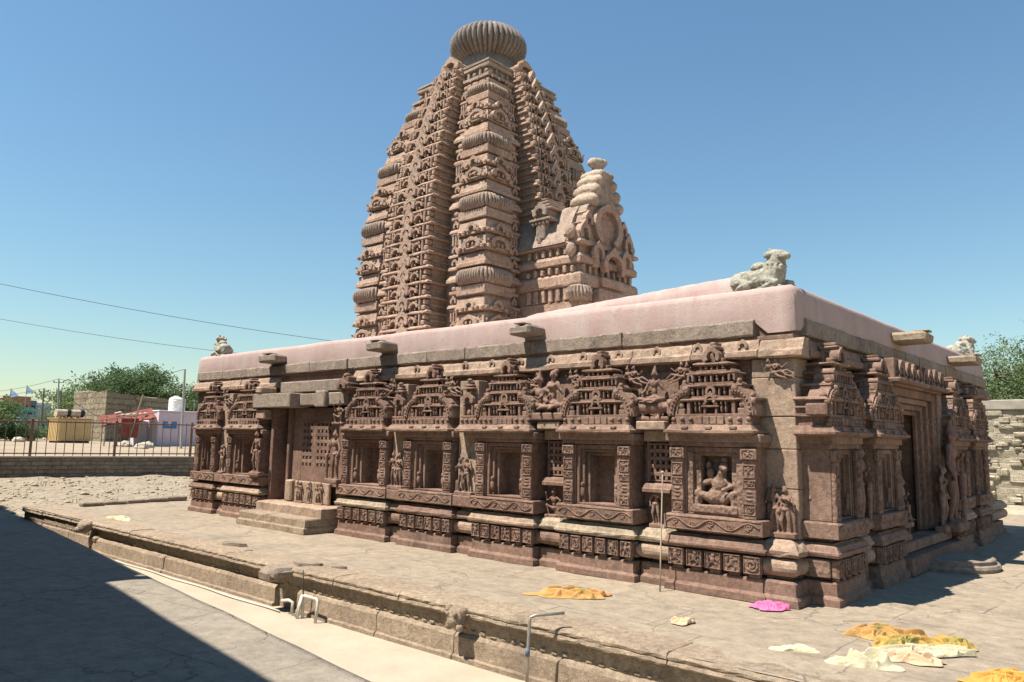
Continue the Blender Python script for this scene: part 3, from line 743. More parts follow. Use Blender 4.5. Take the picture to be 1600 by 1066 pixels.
# raised nave roof slab, rounded and slanting
mb = MB(seed=32)
V = []; F = []; n = 60
us = np.linspace(-6.35, -1.25, n)
sec = [(1.55, 4.08, 0), (1.55, .70, 1), (1.60, .90, 1), (1.72, 1.0, 1), (2.6, 1.04, 1), (9.3, 1.04, 1), (10.2, 1.0, 1), (10.35, .9, 1), (10.4, .7, 1), (10.4, 4.08, 0)]
for i, x in enumerate(us):
    e = min(1, (x+6.35)/.35); e2 = min(1, (-1.25-x)/.3); g = math.sqrt(max(0, 1-(1-e)**2))*math.sqrt(max(0, 1-(1-e2)**2))
    top = 4.10+(.42+.24*(x+6.35)/5.1)*g
    for y, z, t in sec: V.append((x+rnd.uniform(-.006, .006), y+rnd.uniform(-.008, .008), z if not t else 4.08+(top-4.08)*z+rnd.uniform(-.006, .006)))
m = len(sec)
for i in range(n-1):
    for k in range(m-1): F.append([i*m+k, (i+1)*m+k, (i+1)*m+k+1, i*m+k+1])
F.append(list(range(m))); F.append([(n-1)*m+k for k in range(m)][::-1])
mb.add(V, F); mb.build('nave_roof', M['pink'], temple, smooth=True)

# rain spouts through the parapet
def spout(fr, u, w_, seed, yo=-.42, z=3.74, mat='granite', top=True):
    mb = MB(fr, seed); mb.box(u-w_/2, u+w_/2, yo, .1, z, z+.19, .035, .02)
    mb.box(u-w_*.22, u+w_*.22, yo-.01, yo+.25, z+.19, z+.23, .02, .01)
    mb.build('rain_spout', M[mat], temple)
spout(LONG, -4.55, .48, 41); spout(LONG, -8.5, .56, 42); spout(LONG, -12.75, .72, 43, -.36)
spout(EAST, 4.6, .62, 44, -.55, 3.78, 'edge'); spout(EAST, 8.6, .7, 45, -.55, 3.74, 'edge')

# ---- long side: the niche bays
BAYS = [(-1.75, -.31, -1.70, -.38, 'deity', False, 5, False, 101), (-3.67, -2.24, -4.0+.36, -2.26, 'dark', False, 6, True, 112), (-5.60, -4.13, -5.95, -4.18, 'dark', True, 6, False, 123),
        (-7.52, -6.03, -7.86, -6.12, 'dark', True, 6, False, 134), (-9.50, -7.87, -9.36, -7.98, 'dark', False, 6, True, 145), (-14.35, -12.55, -14.32, -12.68, 'dark', False, 6, False, 156), (-16.05, -14.79, -15.98, -14.72, 'dark', False, 5, False, 167)]
for (u0, u1, e0, e1, fill, shr, n_, pale, sd) in BAYS:
    niche_bay(temple, LONG, u0, u1, e0, e1, sd, n_, fill, shr, pale)

# ---- recesses between the bays (wall strips with roll moulding)
def recess(fr, u0, u1, seed, kind, pale=False):
    red = M['red']
    w_ = MB(fr, seed)
    wy = -.29 if kind in ('couple', 'corner') else -.04
    w_.box(u0-.05, u1+.05, wy, .02, .78, 3.03, .006)
    o = w_.build('recess_wall', M['buff'] if kind in ('couple', 'corner') else red, temple)
    p = MB(fr, seed+1); plinth(p, u0-.08, u1+.08, -.31); p.build('plinth', red, o)
    r = MB(fr, seed+2); roll(r, u0-.06, u1+.06, -.36); r.build('roll_moulding', M['buff'] if seed % 2 else red, o)
    k = MB(fr, seed+3); kapota(k, u0-.05, u1+.05, -.36); k.build('moulding', M['cream'] if pale else M['buff'], o)
    s = MB(fr, seed+4)
    if kind == 'screen':
        jali(s, u0+.02, u1-.02, -.13, 1.42, 1.98, 4, 5, .07, .5); s.box(u0-.02, u1+.02, -.03, .0, 1.4, 2.0, 0)
        s.loft(u0-.02, u1+.02, -.26, .02, [(-.1, 1.27), (0, 1.275), (0, 1.32), (-.03, 1.335), (-.05, 1.38), (-.09, 1.40)], sides=(0, 0, 1, 0), jit=.004)
        s.box(u0, u0+.03, -.15, -.04, 1.41, 2.02, .004); s.box(u1-.03, u1, -.15, -.04, 1.41, 2.02, .004)
        s.build('stone_screen', red, o)
        l = MB(fr, seed+5); l.box(u0-.04, u1+.03, -.40, .02, 2.16, 2.30, .015, .008); l.box(u0-.02, u1+.02, -.22, .02, 2.0, 2.16, .01); l.build('ledge', M['buff'], o)
    elif kind == 'couple':
        s.box(u0-.04, u1+.04, -.44, .02, ZB['s0'], ZB['s1']-.02, .012, .006); s.build('ledge', red, o)
    return o
rc = [(-2.20, -1.78, 'screen', True, 201), (-4.10, -3.70, 'screen', True, 212), (-6.0, -5.63, 'couple', False, 223), (-7.85, -7.55, 'couple', False, 234), (-14.76, -14.38, 'couple', False, 245)]
RO = {}
for (u0, u1, kd, pl, sd) in rc: RO[sd] = recess(LONG, u0, u1, sd, kd, pl)
# near corner pier, both faces
cw = MB(seed=251); [cw.box(-.60, -.004+d_, -.055-d_, .42, a_, b_-.004, .010, .004) for a_, b_, d_ in ((.78, 1.42, .0), (1.42, 1.93, .004), (1.93, 2.36, -.003), (2.36, 2.88, .003), (2.88, 3.14, .0))]; co_ = cw.build('corner_pier', M['buff'], temple)
cp = MB(seed=252); cp.loft(-.36, .10, -.42, .3, [(0, 0), (0, .085), (-.02, .105), (-.045, .125), (-.05, .27), (-.065, .29), (-.16, .295), (-.17, .60)], sides=(0, 1, 1, 0), jit=.006); cp.build('plinth', M['red'], co_)
cr = MB(seed=253); pr_ = [(-.115+.115*math.cos(-PI/2+PI*i/8), .455+.115*math.sin(-PI/2+PI*i/8)) for i in range(9)]
cr.loft(-.36, .08, -.38, .3, pr_, sides=(0, 1, 1, 0), seg=.12, jit=.004); cr.build('roll_moulding', M['buff'], co_)
ck = MB(seed=254); z0, z1 = ZB['m0'], ZB['m1']
ck.loft(-.36, .10, -.37, .3, [(-.16, z0-.02), (-.02, z0+.005), (0, z0+.04), (0, z0+.07), (-.045, z0+.135), (-.1, z1), (-.2, z1+.03)], sides=(0, 1, 1, 0), seg=.1, jit=.008); ck.build('moulding', M['buff'], co_)
put_fig('couple', 'carved_couple', co_, LONG, -.215, -.15, .86, .60, M['red'])
put_fig('stand', 'carved_figure', co_, EAST, .20, -.07, .92, .60, M['red'])
put_fig('fly', 'flying_couple', co_, LONG, -.23, -.10, 2.86, .40, M['red'])
# figures of the recesses
put_fig('stand', 'carved_figure', RO[201], LONG, -2.03, -.17, .82, .55, M['red'], -1)
put_fig('rider', 'seated_rider', RO[201], LONG, -2.03, -.20, 2.34, .78, M['red'])
put_fig('fly', 'flying_couple', RO[201], LONG, -2.42, -.16, 2.84, .42, M['red'])
put_fig('fly2', 'flying_couple', RO[201], LONG, -1.62, -.16, 2.86, .40, M['red'])
put_fig('dwarf', 'carved_figure', RO[212], LONG, -3.93, -.16, .80, .58, M['red'])
put_fig('seat', 'seated_figure', RO[212], LONG, -3.92, -.22, 2.33, 1.05, M['red'])
put_fig('fly2', 'flying_couple', RO[212], LONG, -4.35, -.16, 2.80, .44, M['red'])
put_fig('fly', 'flying_couple', RO[212], LONG, -3.5, -.18, 2.84, .40, M['red'])
put_fig('couple2', 'carved_couple', RO[223], LONG, -5.83, -.34, 1.06, .62, M['red'])
put_fig('fly', 'flying_couple', RO[223], LONG, -6.25, -.32, 2.80, .46, M['red'])
put_fig('couple', 'carved_couple', RO[234], LONG, -7.71, -.34, 1.06, .64, M['red'])
put_fig('fly2', 'flying_couple', RO[234], LONG, -8.0, -.32, 2.80, .48, M['red'])
put_fig('stand', 'carved_figure', RO[245], LONG, -14.6, -.34, 1.06, .66, M['red'])
put_fig('fly', 'flying_couple', RO[245], LONG, -14.6, -.32, 2.76, .5, M['red'])

# ---- porch recess with a pierced stone screen
po = MB(seed=301); po.box(-12.45, -12.33, -.28, .99, .0, 2.62, .01); po.box(-9.62, -9.45, -.2, .3, .0, 2.62, .01)
po.box(-12.4, -9.5, .93, 1.0, 0, 2.62, .01); po.box(-9.6, -9.5, .25, .97, 0, 2.6, .01); po.box(-12.0, -11.9, -.12, .3, .45, 2.62, .015, .005); po.box(-11.9, -11.82, -.02, .3, .45, 2.62, .01); po.box(-12.34, -12.26, .3, .5, .5, 2.62, .02)
por = po.build('porch_recess', M['red'], temple)
s = MB(seed=302)
X0, X1 = -11.82, -9.62
s.box(X0, X1, PD+.17, PD+.25, .45, 2.62, 0)
s.box(X0, -11.47, PD, PD+.075, .9, 2.62, .004); s.box(-10.32, X1, PD, PD+.075, .9, 2.62, .004)
s.box(-11.47, -10.32, PD, PD+.075, 2.32, 2.62, .004); s.box(-11.47, -10.32, PD, PD+.075, .9, 1.28, .004); s.box(-11.04, -10.90, PD, PD+.075, 1.28, 2.32, .004)
jali(s, -11.47, -11.04, PD, 1.28, 2.32, 3, 7, .075, .46); jali(s, -10.90, -10.32, PD, 1.28, 2.32, 4, 7, .075, .46)
s.build('pierced_screen', M['red'], por)
bm_ = MB(seed=303); bm_.box(-12.95, -11.35, -.52, .3, 2.62, 2.97, .02, .01); bm_.box(-11.33, -9.5, -.27, .3, 2.66, 2.95, .02, .01)
bm_.box(-10.6, -10.2, -.36, -.25, 2.62, 2.99, .02, .01); bm_.box(-12.3, -9.6, -.2, .1, 2.975, 3.25, .02, .01); bm_.build('porch_beam', M['granite'], por)
for bx in ((-12.9, -12.5, -.46, .0, 2.36, 2.62), (-12.83, -12.55, -.55, -.1, 2.97, 3.14), (-13.0, -12.6, -.5, .0, 1.0, 1.1), (-12.98, -12.62, -.46, .0, .84, .95)):
    bc = MB(seed=304); bc.box(*bx, .03, .01); bc.build('bracket', M['buff'], por)
pf = MB(seed=305); pf.box(-11.86, -11.6, PD-.16, PD-.005, .5, 1.0, .05, .01); pf.box(-11.55, -10.2, PD-.1, PD-.005, .5, .98, .02, .008); pf.build('carved_panel', M['buff'], por)
for i, (u, kx) in enumerate(((-11.3, 'couple'), (-10.9, 'stand'), (-10.5, 'couple2'))): put_fig(kx, 'carved_couple', por, LONG, u, PD-.12, .53, .44, M['red'])
put_fig('guard', 'carved_guardian', por, LONG, -12.72, -.45, 1.12, .95, M['red'])
put_fig('guard', 'carved_guardian', por, LONG, -9.62, -.42, 1.1, 1.0, M['red'], -1)
put_fig('dwarf', 'carved_figure', por, LONG, -9.50, -.44, 2.28, .62, M['red'])
sh = MB(seed=306); u = -9.5
for k in range(3): sh.box(u-.2+k*.04, u+.2-k*.04, -.42+k*.03, .02, 2.98+k*.09, 3.04+k*.09, .015, .006)
sh.arch(u, 2.95, .34, .22, -.45, -.3, .4); sh.box(u-.12, u+.12, -.36, .02, 2.9, 3.26, .02); sh.ball((u, -.3, 3.28), (.08, .08, .06), 1); sh.build('corner_shrine', M['red'], por)

# ---- door side (shaded) ----
EB = [(.0, 1.22, -.12, 1.36, 'dark', False, 5, False, 401), (1.76, 3.09, 1.68, 3.2, 'dark', False, 5, False, 412), (6.5, 7.85, 6.4, 7.95, 'dark', False, 5, False, 423), (8.3, 9.6, 8.2, 9.7, 'dark', False, 5, False, 434)]
for (u0, u1, e0, e1, fill, shr, n_, pale, sd) in EB: niche_bay(temple, EAST, u0, u1, e0, e1, sd, n_, fill, shr, pale)
r1 = recess(EAST, 1.28, 1.70, 441, 'plain'); r2 = recess(EAST, 7.90, 8.25, 452, 'plain'); r3 = recess(EAST, 9.7, 11.7, 463, 'plain')
put_fig('guard', 'carved_guardian', r1, EAST, 1.49, -.26, .92, 1.05, M['redc'])
# doorway: nested carved jambs, lintel, canopy
d = MB(EAST, 471)
a, b, t, y = 3.4, 6.4, 2.98, -.16
d.box(3.12, 3.4, -.25, .05, .3, 3.0, .02); d.box(6.2, 6.48, -.25, .05, .3, 3.0, .02)
a, b = 3.4, 6.2
for k, (sw, th) in enumerate(((.22, .14), (.12, .10), (.12, .10), (.10, .08))):
    yy = -.2+k*.07
    d.box(a, a+sw, yy, .08, .48, t, .01); d.box(b-sw, b, yy, .08, .48, t, .01); d.box(a+sw, b-sw, yy, .08, t-th, t, .01)
    for q in range(9): d.ball((a+sw*.5, yy, .7+q*.22), (sw*.25, .02, .06), 1); d.ball((b-sw*.5, yy, .7+q*.22), (sw*.25, .02, .06), 1)
    a += sw; b -= sw; t -= th
dr = d.build('doorway', M['red'], temple)
d = MB(EAST, 472); d.box(3.15, 6.45, -.42, .05, 3.0, 3.10, .02, .01); d.box(3.3, 6.3, -.30, .05, 2.98, 3.42, .01)
for k in range(8): gav(d, 3.55+k*.36, 3.10, .26, .26, -.36, -.29, True)
d.build('door_canopy', M['red'], dr)
d = MB(EAST, 473); d.box(3.12, 6.48, -.5, .05, .0, .3, .02, .01); d.box(3.3, 6.3, -.35, .05, .3, .48, .02, .01); d.build('threshold', M['red'], dr)
put_fig('guard', 'carved_guardian', dr, EAST, 6.3, -.38, .6, 1.75, M['red'])
put_fig('guard', 'carved_guardian', dr, EAST, 3.3, -.3, .6, .9, M['red'])
put_fig('stand', 'carved_figure', dr, EAST, 5.9, -.3, .55, 1.1, M['red'])
put_fig('seat', 'seated_figure', dr, EAST, 3.25, -.3, .75, .7, M['red'])
# ------------------------------------------------------------------ the curved tower
TX, TY = -11.66, 5.97
HZ = [(4.0, 2.72), (4.9, 2.71), (6.15, 2.71), (7.1, 2.67), (8.3, 2.58), (8.9, 2.47), (9.9, 2.30), (10.6, 2.10), (11.2, 1.92), (11.75, 1.72), (12.2, 1.57), (12.7, 1.42), (13.5, 1.2)]
def hz(z): return float(np.interp(z, [p[0] for p in HZ], [p[1] for p in HZ]))
FS = rotz(0, (TX, TY, 0)); FE = rotz(PI/2, (TX, TY, 0)); FN = rotz(PI, (TX, TY, 0)); FW = rotz(-PI/2, (TX, TY, 0))
core = MB(FS, 501)
zz = np.linspace(4.0, 12.55, 20)
core.loft(-1, 1, -1, 1, [(hz(z)-1-.42, z) for z in zz], sides=(1, 1, 1, 1), seg=9, jit=0)
tower = core.build('tower', M['towerg'], temple)

def rsquare(hx, hy, r, n):
    "rounded rectangle points and normals"
    pts = []; per = 4*(hx+hy-2*r)*1.0+2*PI*r
    segs = []
    for (cx, cy, a0) in ((hx-r, hy-r, 0), (-(hx-r), hy-r, PI/2), (-(hx-r), -(hy-r), PI), (hx-r, -(hy-r), 1.5*PI)):
        for i in range(7): t = a0+PI/2*i/6; segs.append((cx+r*math.cos(t), cy+r*math.sin(t), math.cos(t), math.sin(t)))
    segs.append(segs[0]); segs = np.array(segs)
    d = np.hypot(*(segs[1:, :2]-segs[:-1, :2]).T); s = np.concatenate([[0], np.cumsum(d)])
    t = np.linspace(0, s[-1], n, endpoint=False)
    return np.stack([np.interp(t, s, segs[:, k]) for k in range(4)], 1), s[-1]
def ribbed(mb, cx, cy, zc, hx, hy, hh, bulge, rib=.085, r=.22):
    q, per = rsquare(hx, hy, r, 10); nr = int(per/rib); n = nr*6
    q, per = rsquare(hx, hy, r, n); ph = (np.arange(n) % 6)/6*2*PI
    fl = .50+.50*np.sqrt(np.abs(np.cos(ph/2)))
    V = []; m = 9
    for k in range(m):
        t = -PI/2+PI*k/(m-1); b = bulge*math.cos(t)**.8 if math.cos(t) > 1e-6 else 0
        V.append(np.stack([cx+q[:, 0]+q[:, 2]*(b*fl-bulge*.55), cy+q[:, 1]+q[:, 3]*(b*fl-bulge*.55), np.full(n, zc+hh*math.sin(t))], 1))
    F = []
    for k in range(m-1):
        for i in range(n): i2 = (i+1) % n; F.append([k*n+i, k*n+i2, (k+1)*n+i2, (k+1)*n+i])
    F.append(list(range(n))[::-1]); F.append([(m-1)*n+i for i in range(n)])
    mb.add(np.concatenate(V), F)

DISC = [(4.05, .2), (6.07, .21), (8.05, .20), (9.85, .18), (11.62, .15)]
def wp(h): return .52+.2*h
def pier(sx, sy, seed):
    "corner pier: mb coordinates relative to the tower axis; sx, sy pick the corner"
    mb = MB(FS, seed); discs = []
    faces = [(0, sy), (1, sx)]
    def rect(z, inset=0):
        h = hz(z); W = wp(h); a, b = h-W, h-inset
        X = (a, b) if sx > 0 else (-b, -a); Y = (a, b) if sy > 0 else (-b, -a)
        return X, Y, h, W
    def slab(z0, z1, p0, p1, kind):
        X, Y, h, W = rect((z0+z1)/2, .10)
        S = (sx < 0, sx > 0, sy < 0, sy > 0); S = tuple(1 if v else .35 for v in S)
        if kind == 'neck': mb.loft(*X, *Y, [(p0, z0), (p0, z1)], sides=S, seg=.5, jit=.003); return
        H = z1-z0
        pr = {'kap': [(p0, z0), (p1, z0+.005), (p1, z0+H*.28), (p1-.03, z0+H*.36), (p0+.03, z1-.01), (p0-.0, z1)],
              'slab': [(p0, z0), (p1-.01, z0+.004), (p1, z0+.02), (p1, z1-.03), (p1-.025, z1-.01), (p0, z1)]}[kind]
        mb.loft(*X, *Y, pr, sides=S, seg=.16, jit=.006)
    def face_frame(ax):
        # returns frame with u along face, centre of pier at u0
        if ax == 0: return FS if sy < 0 else FN
        return FE if sx > 0 else FW
    def ucen(ax, h, W):
        uc = h-W/2
        if ax == 0: return uc*sx if sy < 0 else -uc*sx
        return uc*sy if sx > 0 else -uc*sy
    def gavs(z, kind):
        for ax in (0, 1):
            h = hz(z); W = wp(h); uc = ucen(ax, h, W); fr = mb.fr; mb.fr = face_frame(ax); y = -h
            if kind == 'big':
                mb.arch(uc, z, W*.62, .34, y-.025, y+.08, .58, point=.12); mb.box(uc-W*.16, uc+W*.16, y-.02, y+.09, z+.02, z+.06, .01)
                for s in (-.08, .08): mb.ball((uc+s, y-.01, z+.13), (.035, .03, .06), 1)
                for s in (-1, 1): mb.box(uc+s*W*.38-.06, uc+s*W*.38+.06, y-.035, y+.05, z, z+.12, .02, .008); mb.ball((uc+s*W*.42, y-.02, z+.2), (.03, .03, .03), 1)
            elif kind == 'small':
                mb.arch(uc, z+.0, W*.34, .26, y-.025, y+.08, .5, point=.14)
                for s in (-1, 1): mb.box(uc+s*W*.24-.05, uc+s*W*.24+.05, y-.04, y+.05, z, z+.1, .015, .006); mb.box(uc+s*W*.42-.04, uc+s*W*.42+.04, y-.03, y+.05, z, z+.07, .01, .006)
            elif kind == 'mini':
                for s in (-.32, 0, .32): mb.ball((uc+s*W, y-.01, z+.03), (.04, .03, .045), 1)
            mb.fr = fr
    for k in range(len(DISC)):
        zd, hh = DISC[k]
        if k+1 < len(DISC): zt, ht = DISC[k+1]
        else: zt, ht = 12.42, .02
        X, Y, h, W = rect(zd, .0); cx = (X[0]+X[1])/2; cy = (Y[0]+Y[1])/2
        rb = MB(FS, seed+k); discs.append(rb); ribbed(rb, cx, cy, zd, W/2, W/2, hh, .20, .085)
        a, b = zd+hh, zt-ht; g = b-a; z = a
        if k == len(DISC)-1:
            slab(a, a+.05, -.08, -.08, 'neck'); slab(a+.05, a+.05+.15, -.05, .06, 'slab'); gavs(a+.21, 'mini'); slab(a+.19, 12.44, -.1, -.1, 'neck'); continue
        for fr_, kind, gk in ((.25, 'kap', 'mini'), (.29, 'kap', 'big'), (.26, 'kap', 'small'), (.20, 'slab', 'mini')):
            H = g*fr_; n_ = .055
            slab(z-.01, z+n_+.01, -.06, -.06, 'neck'); slab(z+n_, z+H, -.04, .065 if kind == 'kap' else .05, kind)
            if gk == 'big': gavs(z+n_+.01, 'big')
            elif gk == 'small': gavs(z+n_+.01, 'small')
            z += H
    p = mb.build('corner_pier', M['tower'], tower)
    for rb in discs: rb.smooth = True; rb.build('ribbed_disc', M['towerg'], tower)
for i, (sx, sy) in enumerate(((1, -1), (-1, -1), (1, 1), (-1, 1))): pier(sx, sy, 510+i*5)

def lata(fr, seed):
    mb = MB(fr, seed); z = 4.4; k = 0
    while z < 12.35:
        h = hz(z); sc = (h/2.71); H = .40*(.72+.28*sc); w_ = .92*sc; pj = .12+.2*sc; y = -(h+pj)
        # body and eave slab
        mb.loft(-w_*.93, w_*.93, y+.21, -h+.55, [(0, z-.01), (0, z+H+.01)], sides=(0, 0, 0, 0), seg=.5, jit=.002)
        mb.loft(-w_, w_, y+.03, -h+.5, [(-.05, z-.002), (.03, z), (.045, z+.02), (.04, z+.05), (.0, z+.085), (-.03, z+.09)], seg=.14, jit=.007)
        mb.loft(-w_*.95, w_*.95, y+.19, -h+.5, [(0, z+H*.5), (.03, z+H*.51), (.025, z+H*.62), (0, z+H*.64)], sides=(1, 1, .3, 0), seg=.3, jit=.008)
        # centre dormer, pointed; overlapping net of side arches
        mb.arch(0, z+.07, w_*.52, H*1.02, y-.045, y+.2, .48, point=.42)
        mb.arch(0, z+.09, w_*.24, H*.5, y-.06, y+.05, .4, point=.3)
        mb.ball((0, y+.03, z+H*.42), (.035, .03, .06), 1)
        off = .47 if k % 2 == 0 else .40
        for s in (-1, 1):
            mb.arch(s*w_*off, z+.075, w_*.38, H*.66, y-.02, y+.2, .64, a0=-.05, a1=1.05, point=.1)
            mb.ball((s*w_*off, y+.05, z+H*.38), (.03, .025, .05), 1)
            mb.box(s*w_*.70-.03, s*w_*.70+.03, y-.0, y+.22, z+.085, z+H-.01, .012, .006)
            mb.box(s*w_*.86-.075*sc, s*w_*.86+.075*sc, y-.015, y+.22, z+.085, z+H*.55, .025, .01)
            mb.box(s*w_*.86-.055*sc, s*w_*.86+.06*sc, y+.02, y+.22, z+H*.6, z+H-.01, .02, .01)
            mb.ball((s*w_*.58, y+.0, z+H*.80), (.04*sc, .03, .04), 1)
            mb.box(s*w_*.30-.02, s*w_*.30+.02, y+.0, y+.22, z+.085, z+H*.9, .008, .004)
        z += H; k += 1
    h = hz(z); pj = .14; y = -(h+pj); w_ = .92*h/2.71
    mb.box(-w_, w_, y+.02, -h+.4, z, z+.1, .02, .01); mb.arch(0, z+.06, w_*1.5, .42, y, y+.2, .5, point=.25); mb.box(-w_*.7, w_*.7, y+.12, -h+.4, z+.1, z+.36, .05, .02)
    mb.box(-.12, .12, y+.02, y+.3, z+.46, z+.56, .03, .01)
    mb.build('tower_spine', M['tower'] if seed % 2 else M['towerg'], tower)
lata(FS, 551); lata(FE, 553); lata(FW, 555)
def strips(fr, seed):
    "narrow flanking strips between pier and spine"
    for s in (-1, 1):
        mb = MB(fr, seed+s)
        z = 4.3; k = 0
        while z < 12.2:
            h = hz(z); W = wp(h); H = .335; uc = s*(h-W-.17); y = -h+.12; hw = .17*(.5+.5*h/2.71)
            mb.box(uc-hw*.8, uc+hw*.8, y+.08, y+.5, z-.01, z+H, .005)
            kk = k % 6
            if kk in (0, 1, 3): mb.loft(uc-hw, uc+hw, y, y+.5, [(-.03, z), (.03, z+.005), (.03, z+.05), (.0, z+.09), (-.04, z+.1)], seg=.2, jit=.006); mb.arch(uc, z+.1, hw*1.2, .2, y-.01, y+.1, .45, point=.25)
            elif kk == 2:
                for q in (-.6, 0, .6): mb.box(uc+q*hw-.03, uc+q*hw+.03, y+.01, y+.1, z, z+H-.01, .01, .005)
                mb.box(uc-hw, uc+hw, y-.0, y+.5, z+H*.85, z+H-.01, .01)
            elif kk == 4: mb.box(uc-hw*1.05, uc+hw*1.05, y-.02, y+.5, z+.02, z+.12, .02, .008); mb.ball((uc, y+.03, z+.2), (hw*.6, .05, .08), 1)
            else: mb.loft(uc-hw*1.1, uc+hw*1.1, y-.02, y+.5, [(-.05, z), (.04, z+.01), (.04, z+.07), (-.03, z+.2)], seg=.2, jit=.006)
            z += H; k += 1
        mb.build('tower_strip', M['tower'], tower)
strips(FS, 561); strips(FE, 562)

# cap slabs and the great ribbed crown stone
mb = MB(FS, 571)
hc = 1.5
mb.loft(-hc, hc, -hc, hc, [(-.12, 12.40), (.0, 12.405), (.02, 12.43), (.02, 12.50), (-.02, 12.52), (-.02, 12.56), (.01, 12.565), (.01, 12.62), (-.02, 12.635), (-.3, 12.64)], sides=(1, 1, 1, 1), seg=.25, jit=.008)
h2 = 1.62
mb.loft(-h2, h2, -h2, h2, [(-.1, 12.04), (.0, 12.045), (.0, 12.13), (-.08, 12.15), (-.14, 12.16)], sides=(1, 1, 1, 1), seg=.2, jit=.01)
mb.loft(-1.42, 1.42, -1.42, 1.42, [(0, 12.15), (0, 12.41)], sides=(1, 1, 1, 1), seg=.4, jit=.006)
for fr in (FS, FE, FN, FW):
    mb.fr = fr
    for i in range(13):
        u = -1.38+i*.23; mb.box(u-.05, u+.05, -1.5, -1.41, 12.16, 12.40, .02, .01) if i % 2 else mb.ball((u, -1.46, 12.27), (.07, .06, .08), 1)
mb.fr = FS
mb.build('tower_cap', M['towerg'], tower)
mb = MB(seed=572); mb.fr = WORLD
nfl = 42; n = nfl*6; a = np.arange(n)*2*PI/n; ph = (np.arange(n) % 6)/6*2*PI; fl = np.sqrt(np.abs(np.cos(ph/2)))
V = []; mm = 26; R0, b0, zc = 1.20, .61, 13.98
for k in range(mm):
    t = -PI/2+.02+(PI-.04)*k/(mm-1); ct = math.cos(t)
    r = R0*ct**.72; amp = .13*ct**.5*R0
    rr = r-amp*(1-fl); V.append(np.stack([TX+rr*np.cos(a), TY+rr*np.sin(a), zc+b0*math.sin(t)*np.ones(n)+.0*a], 1))
F = [[k*n+i, k*n+(i+1) % n, (k+1)*n+(i+1) % n, (k+1)*n+i] for k in range(mm-1) for i in range(n)]
F.append(list(range(n))[::-1]); F.append([(mm-1)*n+i for i in range(n)])
mb.add(np.concatenate(V), F); mb.lathe((TX, TY, 12.6), [(.95, 0), (.92, .3), (.75, .6), (.8, .95)], 32); mb.lathe((TX, TY, 14.6), [(.3, 0), (.3, .1), (.2, .13), (.0, .14)], 20)
mb.build('crown_stone', M['crownst'], tower, smooth=True)

# ---- gabled antefix on the door side
mb = MB(FE, 581)
mb.loft(-1.2, 1.2, -4.5, -2.0, [(0, 4.0), (0, 5.42), (-.06, 5.43), (-.06, 5.78), (.06, 5.80), (.08, 5.84), (.08, 6.06), (.04, 6.12), (-.06, 6.14), (-.08, 6.36), (.06, 6.38), (.07, 6.52), (.02, 6.60), (-.08, 6.62), (-.08, 6.82), (.08, 6.84), (.10, 6.88), (.08, 6.95)], sides=(1, 1, 1, 0), seg=.2, jit=.006)
for s in (-1, 1):
    for i in range(7):
        y = -4.3+i*.24
        mb.box(s*1.2-.09, s*1.2+.09, y-.05, y+.05, 6.13, 6.13+(.2 if i % 2 else .16), .02, .01); mb.box(s*1.16-.09, s*1.16+.09, y-.05, y+.05, 6.61, 6.83, .02, .01)
        mb.box(s*1.16-.08, s*1.16+.08, y-.07, y+.07, 5.44, 5.79, .02, .01)
for i in range(9):
    u = -1.05+i*.26; mb.box(u-.06, u+.06, -4.56, -4.4, 5.44, 5.79, .02, .01); mb.box(u-.05, u+.05, -4.54, -4.4, 6.13, 6.35, .02, .01)
sk = mb.build('gable_front', M['tower'], temple)
mb = MB(FE, 582)
# vaulted roof behind the gable
VP_ = [(-1.33, 6.90), (-1.30, 6.98), (-1.18, 7.20), (-1.05, 7.48), (-.92, 7.72), (-.76, 7.95), (-.5, 8.10), (-.2, 8.17)]; VP_ = VP_+[(-a, b) for a, b in reversed(VP_)]
n = len(VP_)-1; V = []
for y in np.linspace(-4.12, -1.9, 9):
    for u, z in VP_: V.append((u, y, z+rnd.uniform(-.012, .012)))
F = [[a*(n+1)+i, a*(n+1)+i+1, (a+1)*(n+1)+i+1, (a+1)*(n+1)+i] for a in range(8) for i in range(n)]; F.append([i for i in range(n+1)]); mb.add(V, F)
# small shrine relief on each slope
for s in (-1, 1):
    fr_ = mb.fr; mb.fr = FS if s < 0 else FN; x_ = 3.25 if s < 0 else -3.25
    mb.box(x_-.16, x_+.16, -1.26, -.7, 7.12, 7.62, .03, .01); mb.box(x_-.07, x_+.07, -1.30, -.9, 7.0, 7.2, .02, .01)
    mb.box(x_-.36, x_+.36, -1.32, -.6, 7.60, 7.69, .02, .01); mb.arch(x_, 7.69, .46, .36, -1.30, -1.12, .5, point=.2); mb.box(x_-.26, x_+.26, -1.2, -.5, 7.69, 7.92, .02, .01)
    for k in range(4): mb.box(x_-.34+k*.08, x_+.34-k*.08, -1.24+k*.04, -.4, 7.90+k*.10, 7.98+k*.10, .02, .01)
    for q in range(5): mb.ball((x_-.24+q*.12, -1.25, 7.56), (.05, .04, .06), 1)
    mb.fr = fr_
    # curled hood of the gable over the flank
    mb.prism([(s*.42, 8.22), (s*.60, 8.10), (s*.78, 7.88), (s*.90, 7.55), (s*1.0, 7.25), (s*1.22, 7.0), (s*1.05, 6.98), (s*.86, 7.15), (s*.76, 7.5), (s*.62, 7.8), (s*.42, 8.0)], -4.40, -3.95)
mb.build('vaulted_roof', M['towerg'], sk)
g = MB(FE, 583)
hw = [(6.95, 1.30), (7.05, 1.22), (7.12, 1.30), (7.25, 1.02), (7.42, 1.10), (7.55, .80), (7.75, .88), (7.95, .60)]
o = [(w_, z) for z, w_ in hw]; o = [(-a, b) for a, b in o]+[(a, b) for a, b in reversed(o)]
g.prism(o, -4.42, -4.05)
